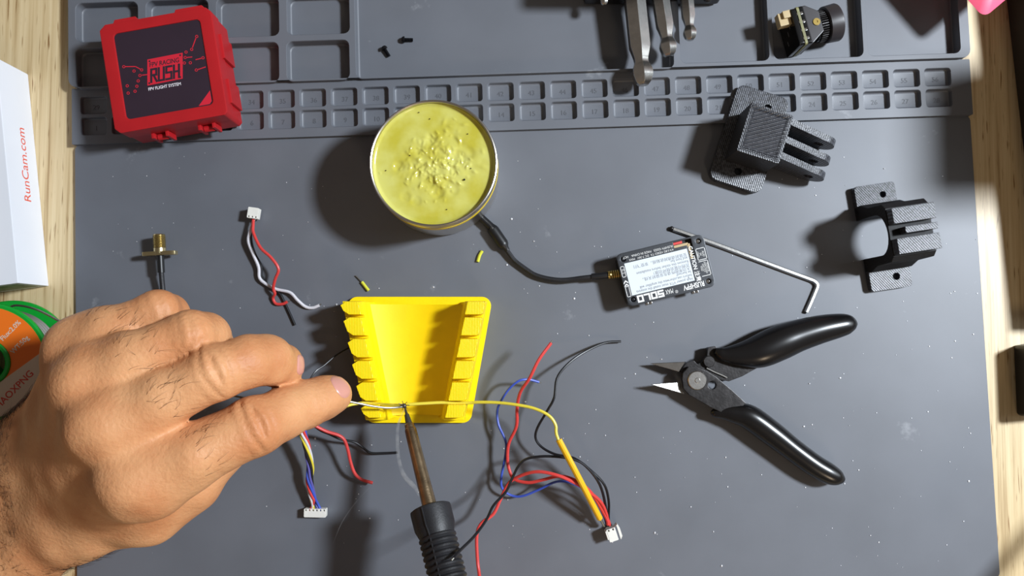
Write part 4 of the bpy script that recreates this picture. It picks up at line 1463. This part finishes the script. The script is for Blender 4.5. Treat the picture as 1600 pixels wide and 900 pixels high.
def pad(z0, z1, i0_, i1_, r):
    b_ = bmesh.new()
    lo_ = [b_.verts.new((x, y, z0)) for x, y in rrect(i0_, 70 - i0_, i0_, 70 - i0_, r, 5)]
    hi_ = [b_.verts.new((x, y, z1)) for x, y in rrect(i1_, 70 - i1_, i1_, 70 - i1_, r, 5)]
    for i in range(len(lo_)):
        j = (i + 1) % len(lo_)
        b_.faces.new((lo_[i], lo_[j], hi_[j], hi_[i]))
    b_.faces.new(hi_)
    b_.faces.new(lo_[::-1])
    return xform(b_, Matrix.Rotation(math.radians(40), 4, 'Z'))


obj('pink_shell', pad(0, 9, 0, 14, 4), M['pink'], pk)
obj('white_rim', pad(8.8, 11, 14, 20, 5), M['pinkwhite'], pk, label='white rim')

tb_ = obj('shade_blocker', box(0, 80, 0, 58, 0, 118, 3), M['rubber'], None)  # unseen tall box, added to throw soft shade on the upper right
tb_.location = Vector((300, 66, ZW + 26)) * S
tag(tb_, 'tall dark cabinet added out of view on the flat case to shade the upper right corner', 'blocker')
fa = thing('shadow_arm', 'dark arm added out of view to cast the lower right shadow', 'arm', (345, -40, ZW))  # added outside the frame for the thin diagonal shadow at lower right
obj('arm_base', lathe([(0, 0), (22, 0), (22, 6), (18, 9), (0, 9)], 32), M['darksteel'], fa)
obj('arm_tube', tube(spline([(345, -40, 5), (340, -48, 40), (312, -78, 60), (269, -124, 60), (222, -174, 62)], 6), 3.3, 12), M['rubber'], fa, off=(345, -40, ZW))

# ------------------------------------------------------------------ crumbs of solder on the mat
bms = []
for _ in range(260):
    for tries in range(20):
        x, y = rng.uniform(150, 1540), rng.uniform(230, 890)
        if x < 480 and y > 440 and rng.random() > .1:
            continue
        if 530 < x < 790 and 150 < y < 380 or 530 < x < 775 and 455 < y < 665:
            continue
        break
    p_ = W(x, y, 0.15)
    r_ = float(rng.uniform(.12, .34)) if rng.random() > .08 else .5
    b = ball(p_, r_, 1, (1, float(rng.uniform(.5, 1.4)), .6))
    bms.append(b)
cr = obj('solder_crumbs', union(*bms), M['crumb'], None)
cr['kind'] = 'stuff'
tag(cr, 'scattered pale crumbs of solder and dust on the mat', 'crumbs')

# ------------------------------------------------------------------ the hand: rounded cones blended into one surface
def rcone(P, a, b, ra, rb):
    a = np.asarray(a, np.float32)
    b = np.asarray(b, np.float32)
    d = b - a
    L2 = float(d @ d)
    t = np.clip(((P - a) @ d) / L2, 0, 1)
    q = P - a - t[..., None] * d
    return np.sqrt((q * q).sum(-1)) - (ra + (rb - ra) * t)


def smin(a, b, k):
    h = np.clip(0.5 + 0.5 * (b - a) / k, 0, 1)
    return b + (a - b) * h - k * h * (1 - h)


def surface_nets(D, org, h):
    """dual surface of the zero level of the grid D"""
    nx, ny, nz = D.shape
    neg = D < 0
    acc = np.zeros((nx - 1, ny - 1, nz - 1, 3), np.float32)
    cnt = np.zeros((nx - 1, ny - 1, nz - 1), np.float32)
    corners = [(i, j, k) for i in (0, 1) for j in (0, 1) for k in (0, 1)]

    def sl(c):
        return tuple(slice(c[q], D.shape[q] - 1 + c[q]) for q in range(3))
    for c in corners:
        for ax_ in range(3):
            if c[ax_] == 0:
                c2 = list(c)
                c2[ax_] = 1
                d0, d1 = D[sl(c)], D[sl(c2)]
                m_ = neg[sl(c)] != neg[sl(c2)]
                t = np.where(m_, d0 / np.where(m_, d0 - d1, 1), 0)
                for q in range(3):
                    acc[..., q] += m_ * (c[q] + (t if q == ax_ else 0))
                cnt += m_
    act = cnt > 0
    idx = np.full(act.shape, -1, np.int64)
    idx[act] = np.arange(act.sum())
    ijk = np.argwhere(act)
    V = (ijk + acc[act] / cnt[act][:, None]) * h + org
    F = []
    for ax_ in range(3):
        u, v = (ax_ + 1) % 3, (ax_ + 2) % 3
        s0 = [slice(None)] * 3
        s1 = [slice(None)] * 3
        s0[ax_] = slice(0, D.shape[ax_] - 1)
        s1[ax_] = slice(1, D.shape[ax_])
        cr_ = neg[tuple(s0)] != neg[tuple(s1)]
        pos = np.argwhere(cr_)
        ok = (pos[:, u] > 0) & (pos[:, v] > 0) & (pos[:, u] < D.shape[u] - 1) & (pos[:, v] < D.shape[v] - 1)
        pos = pos[ok]
        flip = neg[tuple(s0)][tuple(pos.T)]
        q = []
        for du, dv in ((1, 1), (0, 1), (0, 0), (1, 0)):
            p_ = pos.copy()
            p_[:, u] -= du
            p_[:, v] -= dv
            q.append(idx[tuple(p_.T)])
        q = np.stack(q, 1)
        q[~flip] = q[~flip][:, ::-1]
        F.append(q)
    return V, np.vstack(F)


def hand_mesh(palm, fingers, extra, h, lo, hi, kp=9.0, kf=2.5, kpf=6.0, gap=0.9):
    n = np.ceil((np.array(hi) - np.array(lo)) / h).astype(int)
    ax3 = [np.arange(n[q], dtype=np.float32) * h + lo[q] for q in range(3)]
    P = np.stack(np.meshgrid(*ax3, indexing='ij'), -1)
    d = None
    for a, b, ra, rb_ in palm:
        s_ = rcone(P, a, b, ra, rb_)
        d = s_ if d is None else smin(d, s_, kp)
    f = None
    for fg in fingers:
        g = None
        for (a, ra), (b, rb_) in zip(fg, fg[1:]):
            s_ = rcone(P, a, b, ra, rb_)
            g = s_ if g is None else smin(g, s_, kf)
        f = g if f is None else smin(f, g, gap)
    d = smin(d, f, kpf)
    for c, r, k in extra:
        d = smin(d, np.sqrt(((P - np.asarray(c, np.float32)) ** 2).sum(-1)) - r, k)
    return surface_nets(d, np.array(lo), h)


def w3(p):
    return np.array(W(*p))


def joints(*js):
    return [(w3(j[:3]), j[3]) for j in js]


INDEX = joints((216, 752, 87, 11.6), (300, 713, 86, 12.0), (398, 665, 79, 11.5), (440, 647, 68, 10.4), (478, 632, 57, 9.8), (505, 622, 50, 9.2), (519, 617, 46.5, 8.3))
MIDDLE = joints((164, 667, 90, 10.4), (252, 624, 90, 11.0), (338, 581, 86, 10.8), (385, 566, 79, 10.2), (418, 564, 70, 9.9), (437, 571, 59, 9.2), (441, 578, 50, 7.8))
RING = joints((136, 600, 85, 9.7), (212, 557, 87, 10.2), (296, 525, 83, 10.0), (322, 527, 74, 9.3), (330, 540, 62, 8.6), (322, 560, 52, 8.0), (312, 575, 46, 7.2))
PINKY = joints((122, 550, 74, 8.8), (172, 517, 76, 9.0), (246, 488, 72, 8.9), (262, 492, 63, 8.3), (268, 508, 56, 7.4), (262, 528, 46, 6.8), (254, 540, 41, 6.2))
THUMB = joints((126, 806, 42, 16.0), (234, 797, 48, 13.8), (298, 757, 47, 12.0), (340, 706, 42, 11.0), (405, 655, 37, 9.6), (484, 632, 34, 8.4))
WR1, WR2 = w3((68, 712, 40)), w3((98, 800, 37))
FA1, FA2 = w3((-90, 822, 28)), w3((-55, 935, 26))
FB1, FB2 = w3((-300, 945, 24)), w3((-260, 1100, 23))
palm = [(FB1, FA1, 25, 24.5), (FB2, FA2, 25, 24), (FA1, WR1, 24.5, 20), (FA2, WR2, 23.5, 19.5), (WR1, WR2, 20, 19.5)]
MC = []
for fg, r0 in ((INDEX, 15.5), (MIDDLE, 15), (RING, 14.5), (PINKY, 13)):
    end = fg[0][0] + (fg[1][0] - fg[0][0]) * .04 - np.array([0, 0, 1.0])
    MC.append(end)
    for Wp in (WR1, WR2):
        palm.append((Wp + (fg[0][0] - Wp) * .15, end, r0, fg[0][1]))
WEB = [fg[0][0] + (fg[1][0] - fg[0][0]) * .3 - np.array([0, 0, 3.4]) for fg in (INDEX, MIDDLE, RING, PINKY)]
for a, b, r_ in zip(WEB, WEB[1:], (10.4, 9.8, 8.8)):
    palm.append((a, b, r_, r_ - .4))
for a, b, r_ in zip(MC, MC[1:], (11, 10.4, 9.4)):
    palm.append((a - np.array([0, 0, 5.0]), b - np.array([0, 0, 5.0]), r_, r_ - .4))
palm.append((WR2, THUMB[0][0], 16, 15))
palm.append((THUMB[1][0], INDEX[0][0] - np.array([0, 0, 12]), 9, 9))
palm.append((PINKY[0][0] - np.array([0, 0, 14]), WR1, 9, 12))
palm.append((INDEX[0][0] - np.array([0, 0, 16]), PINKY[0][0] - np.array([0, 0, 16]), 9, 9))
extra = []
for fg, up_, r_ in ((INDEX, 6.4, 6.6), (MIDDLE, 5.6, 6.4), (RING, 5.2, 6.0), (PINKY, 4.2, 5.4)):
    extra.append((fg[0][0] + np.array([-1.5, 0.5, up_]), r_, 10.0))
lo, hi = (-370, -175, -1), (-62, 14, 112)
HVs, HFs = hand_mesh(palm, [INDEX, MIDDLE, RING, PINKY, THUMB], extra, 1.1, lo, hi, kp=10.0, kpf=11.0)
me = bpy.data.meshes.new('person')
me.from_pydata(HVs.tolist(), [], HFs.tolist())
bm = bmesh.new()
bm.from_mesh(me)
for _ in range(2):
    bmesh.ops.smooth_vert(bm, verts=bm.verts, factor=0.5, use_axis_x=True, use_axis_y=True, use_axis_z=True)
bm.normal_update()
HN = np.array([v.normal[:] for v in bm.verts])
HV = np.array([v.co[:] for v in bm.verts])


def wrinkle(c, axis, amp, wl, rad, phase=0.0):
    """skin folds across a joint on the upper side"""
    axis = np.asarray(axis) / np.linalg.norm(axis)
    q = HV - c
    s_ = q @ axis
    side = np.linalg.norm(q - s_[:, None] * axis, axis=1)
    wgt = np.exp(-(s_ / rad) ** 2) * np.clip(HN[:, 2] * 1.6 - 0.3, 0, 1) * (side < 16)
    lat = np.cross(axis, [0, 0, 1.0])
    cur = 0.03 * (q @ lat) ** 2
    return -amp * wgt * np.clip(np.sin(2 * math.pi * (np.abs(s_) + cur) / wl + phase), 0, 1)


disp = np.zeros(len(HV))
for fg, a_ in ((INDEX, 1.15), (MIDDLE, 1.0), (RING, .4), (PINKY, .35)):
    c = fg[2][0]
    disp += wrinkle(c, fg[3][0] - fg[1][0], a_, 4.2, 6.0, 0.6)
    disp += wrinkle(fg[4][0], fg[5][0] - fg[3][0], a_ * .4, 3.2, 3.5)
# tendons on the back of the hand
for fg in (INDEX, MIDDLE, RING, PINKY):
    a, b = fg[0][0], WR1 * .6 + WR2 * .4
    d = b - a
    t = ((HV - a) @ d) / (d @ d)
    q = HV - a - t[:, None] * d
    dist = np.linalg.norm(q[:, :2], axis=1)
    disp += 0.9 * np.exp(-(dist / 3.2) ** 2) * np.exp(-((t - .35) / .3) ** 2) * np.clip(HN[:, 2], 0, 1)
ph2 = rng.uniform(0, 6.28, (24, 4))
for i in range(24):
    k_ = rng.normal(size=3)
    k_ *= rng.uniform(.12, .5) / np.linalg.norm(k_)
    disp += 0.07 * np.sin(HV @ k_ + ph2[i, 0])
HV = HV + HN * disp[:, None]
for v, c in zip(bm.verts, HV):
    v.co = c
HC = np.array(W(150, 720, 60))
hand_root = Vector((HC[0], HC[1], 60))
hand = obj('person', bm, M['skin'], None, off=hand_root, smooth=180)
hand.location = hand_root * S
tag(hand, 'left hand with hairy forearm, palm down, pinching the solder strand at the yellow holder', 'person')


from mathutils.bvhtree import BVHTree
skin_tree = BVHTree.FromPolygons([tuple(v) for v in HV], [tuple(int(i) for i in f) for f in HFs])


def nail(cen, along, face, length, width, label):
    """a thin curved plate that follows the skin of the finger's end"""
    n0 = Vector(face).normalized()
    a_ = Vector(along)
    a_ = (a_ - n0 * a_.dot(n0)).normalized()
    sd = n0.cross(a_)
    bm = bmesh.new()
    rows = []
    N = 14
    for i in range(N + 1):
        u = -1 + 2 * i / N
        row = []
        for j in range(N + 1):
            v = -1 + 2 * j / N
            # rounded plate outline
            uu = u * math.sqrt(max(0, 1 - 0.42 * v * v))
            vv = v * math.sqrt(max(0, 1 - 0.42 * u * u))
            o = Vector(cen) + a_ * (uu * length / 2) + sd * (vv * width / 2) + n0 * 14
            hit = skin_tree.ray_cast(o, -n0, 30)
            d_ = hit[3] if hit[0] else 14
            row.append((o, d_))
        rows.append(row)
    D = np.array([[q[1] for q in r] for r in rows])
    for _ in range(3):
        D[1:-1, 1:-1] = (D[1:-1, 1:-1] + D[:-2, 1:-1] + D[2:, 1:-1] + D[1:-1, :-2] + D[1:-1, 2:]) / 5
    vs = [[bm.verts.new(rows[i][j][0] - n0 * (D[i, j] - (.45 if 0 < i < N and 0 < j < N else .05))) for j in range(N + 1)] for i in range(N + 1)]
    for i in range(N):
        for j in range(N):
            bm.faces.new((vs[i][j], vs[i + 1][j], vs[i + 1][j + 1], vs[i][j + 1]))
    bmesh.ops.recalc_face_normals(bm, faces=bm.faces)
    obj('fingernail', bm, M['nail'], hand, off=hand_root, smooth=60, label=label)


nail(w3((529, 606, 50)), w3((540, 601, 44)) - w3((515, 612, 53)), (.62, .40, .68), 9.5, 11.0, 'short pink fingernail of the index finger')
nail(w3((452, 572, 59)), (.25, -.1, -1), (.97, .12, .22), 9, 8.5, 'fingernail of the middle finger seen from its edge')

# hairs on forearm, hand edge and finger backs
bm = bmesh.new()
reg = []
Nup = HN[:, 2]


def near(c, r):
    return np.linalg.norm(HV - c, axis=1) < r


sel_fore = ((HV[:, 0] < w3((70, 700, 40))[0]) & (HV[:, 0] > -268) & (Nup > -.15))
reg.append((np.argwhere(sel_fore)[:, 0], 1700, 6.0))
edge = np.zeros(len(HV), bool)
for c in ((50, 610, 50), (25, 645, 45), (60, 700, 50), (110, 860, 36), (150, 858, 38)):
    edge |= near(w3(c), 15)
reg.append((np.argwhere(edge & (Nup > -.3))[:, 0], 420, 5.0))
for fg, n_ in ((INDEX, 20), (MIDDLE, 24), (RING, 22), (PINKY, 16)):
    c = fg[1][0] + (fg[2][0] - fg[1][0]) * .15
    reg.append((np.argwhere(near(c, 13) & (Nup > .55))[:, 0], n_, 7.0))
flow = np.array([0.62, 0.55, 0.0])
for ids, n_, ln in reg:
    if len(ids) == 0:
        continue
    for i in rng.choice(ids, n_):
        p = HV[i]
        nn = HN[i]
        t = flow + rng.normal(size=3) * .3
        t -= nn * (t @ nn)
        t /= np.linalg.norm(t) + 1e-9
        L_ = ln * rng.uniform(.5, 1.2)
        bend = np.cross(nn, t) * rng.normal() * .8
        pts_ = []
        for k in range(4):
            s_ = k / 3
            pts_.append(p + t * L_ * s_ + bend * L_ * .4 * s_ * s_ + nn * (L_ * .26 * math.sin(s_ * 1.9) - .15))
        Rr = [.055, .05, .04, .015]
        merge(bm, tube([tuple(q) + (Rr[k],) for k, q in enumerate(pts_)], .1, 3))
hr = obj('hair', bm, M['hair'], hand, off=hand_root, smooth=180)
hr['kind'] = 'stuff'

# ------------------------------------------------------------------ the other hand, closed round the iron's handle below the picture
g = {q: np.array(Mi @ Vector((0, 0, q))) for q in (dD + 1, dD + 6, dD + 26, dD + 46, dD + 62)}
A_, U_, D_ = np.array(side), np.array(upv), np.array(dirn)


def around(q, rad, a0, a1, r0, r1, n=6):
    out = []
    for i in range(n + 1):
        t = math.radians(a0 + (a1 - a0) * i / n)
        out.append((q + (A_ * math.cos(t) + U_ * math.sin(t)) * (rad + 0.0), r0 + (r1 - r0) * i / n))
    return out


def iron_pt(dist):
    return np.array(Mi @ Vector((0, 0, dist + 9.0)))


ctr_r = iron_pt(dD + 40) + A_ * 4 - U_ * 30
rfs = []
for k, dd in enumerate((8, 26, 44, 60)):
    base = iron_pt(dD + dd + 10) + A_ * 26 - U_ * 18
    rfs.append([(base, 11.0)] + around(iron_pt(dD + dd + 2), 17.0, -20, -235, 9.6, 7.6))
rth = [(iron_pt(dD + 62) + A_ * 26 - U_ * 6, 14.0), (iron_pt(dD + 40) + A_ * 22 + U_ * 6, 11.5), (iron_pt(dD + 20) + A_ * 14 + U_ * 13, 10.0), (iron_pt(dD + 9.5) + A_ * 10.5 + U_ * 12.2, 8.4)]
rp = [(iron_pt(dD + 18) + A_ * 28 - U_ * 20, iron_pt(dD + 85) + A_ * 38 - U_ * 20, 12, 16), (iron_pt(dD + 72) + A_ * 26 - U_ * 22, iron_pt(dD + 90) + A_ * 38 - U_ * 20, 14, 18),
      (iron_pt(dD + 62) + A_ * 26 - U_ * 6, iron_pt(dD + 92) + A_ * 36 - U_ * 16, 13, 17), (iron_pt(dD + 90) + A_ * 38 - U_ * 20, iron_pt(dD + 190) + A_ * 70 - U_ * 55, 19, 24)]
allp = np.array([p for f in rfs + [rth] for p, r in f] + [p for a, b, r, q in rp for p in (a, b)])
RVs, RFs = hand_mesh(rp, rfs + [rth], [], 2.0, tuple(allp.min(0) - 28), tuple(allp.max(0) + 28), kf=2.0, gap=.8)
me = bpy.data.meshes.new('person')
me.from_pydata(RVs.tolist(), [], RFs.tolist())
bm = bmesh.new()
bm.from_mesh(me)
bmesh.ops.smooth_vert(bm, verts=bm.verts, factor=0.5, use_axis_x=True, use_axis_y=True, use_axis_z=True)
rr0 = Vector(iron_pt(dD + 40))
rh = obj('person', bm, M['skin'], None, off=rr0, smooth=180)
rh.location = rr0 * S
tag(rh, 'right hand at the bottom edge closed round the soldering iron handle', 'person')

# ------------------------------------------------------------------ smoke from the joint
bm = tube(spline([tuple(W(632, 640, 26)) + (.3,), tuple(W(627, 650, 32)) + (.5,), tuple(W(621.5, 668, 40)) + (.75,), tuple(W(621, 695, 48)) + (.8,), tuple(W(624, 722, 56)) + (.85,), tuple(W(631, 742, 64)) + (.95,), tuple(W(642, 755, 72)) + (1.0,), tuple(W(650, 764, 78)) + (.8,), tuple(W(655, 776, 82)) + (.3,)], 6), 1, 12)
merge(bm, tube(spline([tuple(W(582, 757, 90)) + (.08,), tuple(W(556, 785, 90)) + (.16,), tuple(W(535, 815, 90)) + (.2,), tuple(W(520, 850, 90)) + (.1,)], 5), 1, 10))
p = W(632, 640, 26)
smk = obj('smoke', bm, M['smoke'], None, off=p, smooth=180)
smk.location = p * S
smk['kind'] = 'stuff'
tag(smk, 'thin wisp of pale smoke rising from the solder joint', 'smoke')
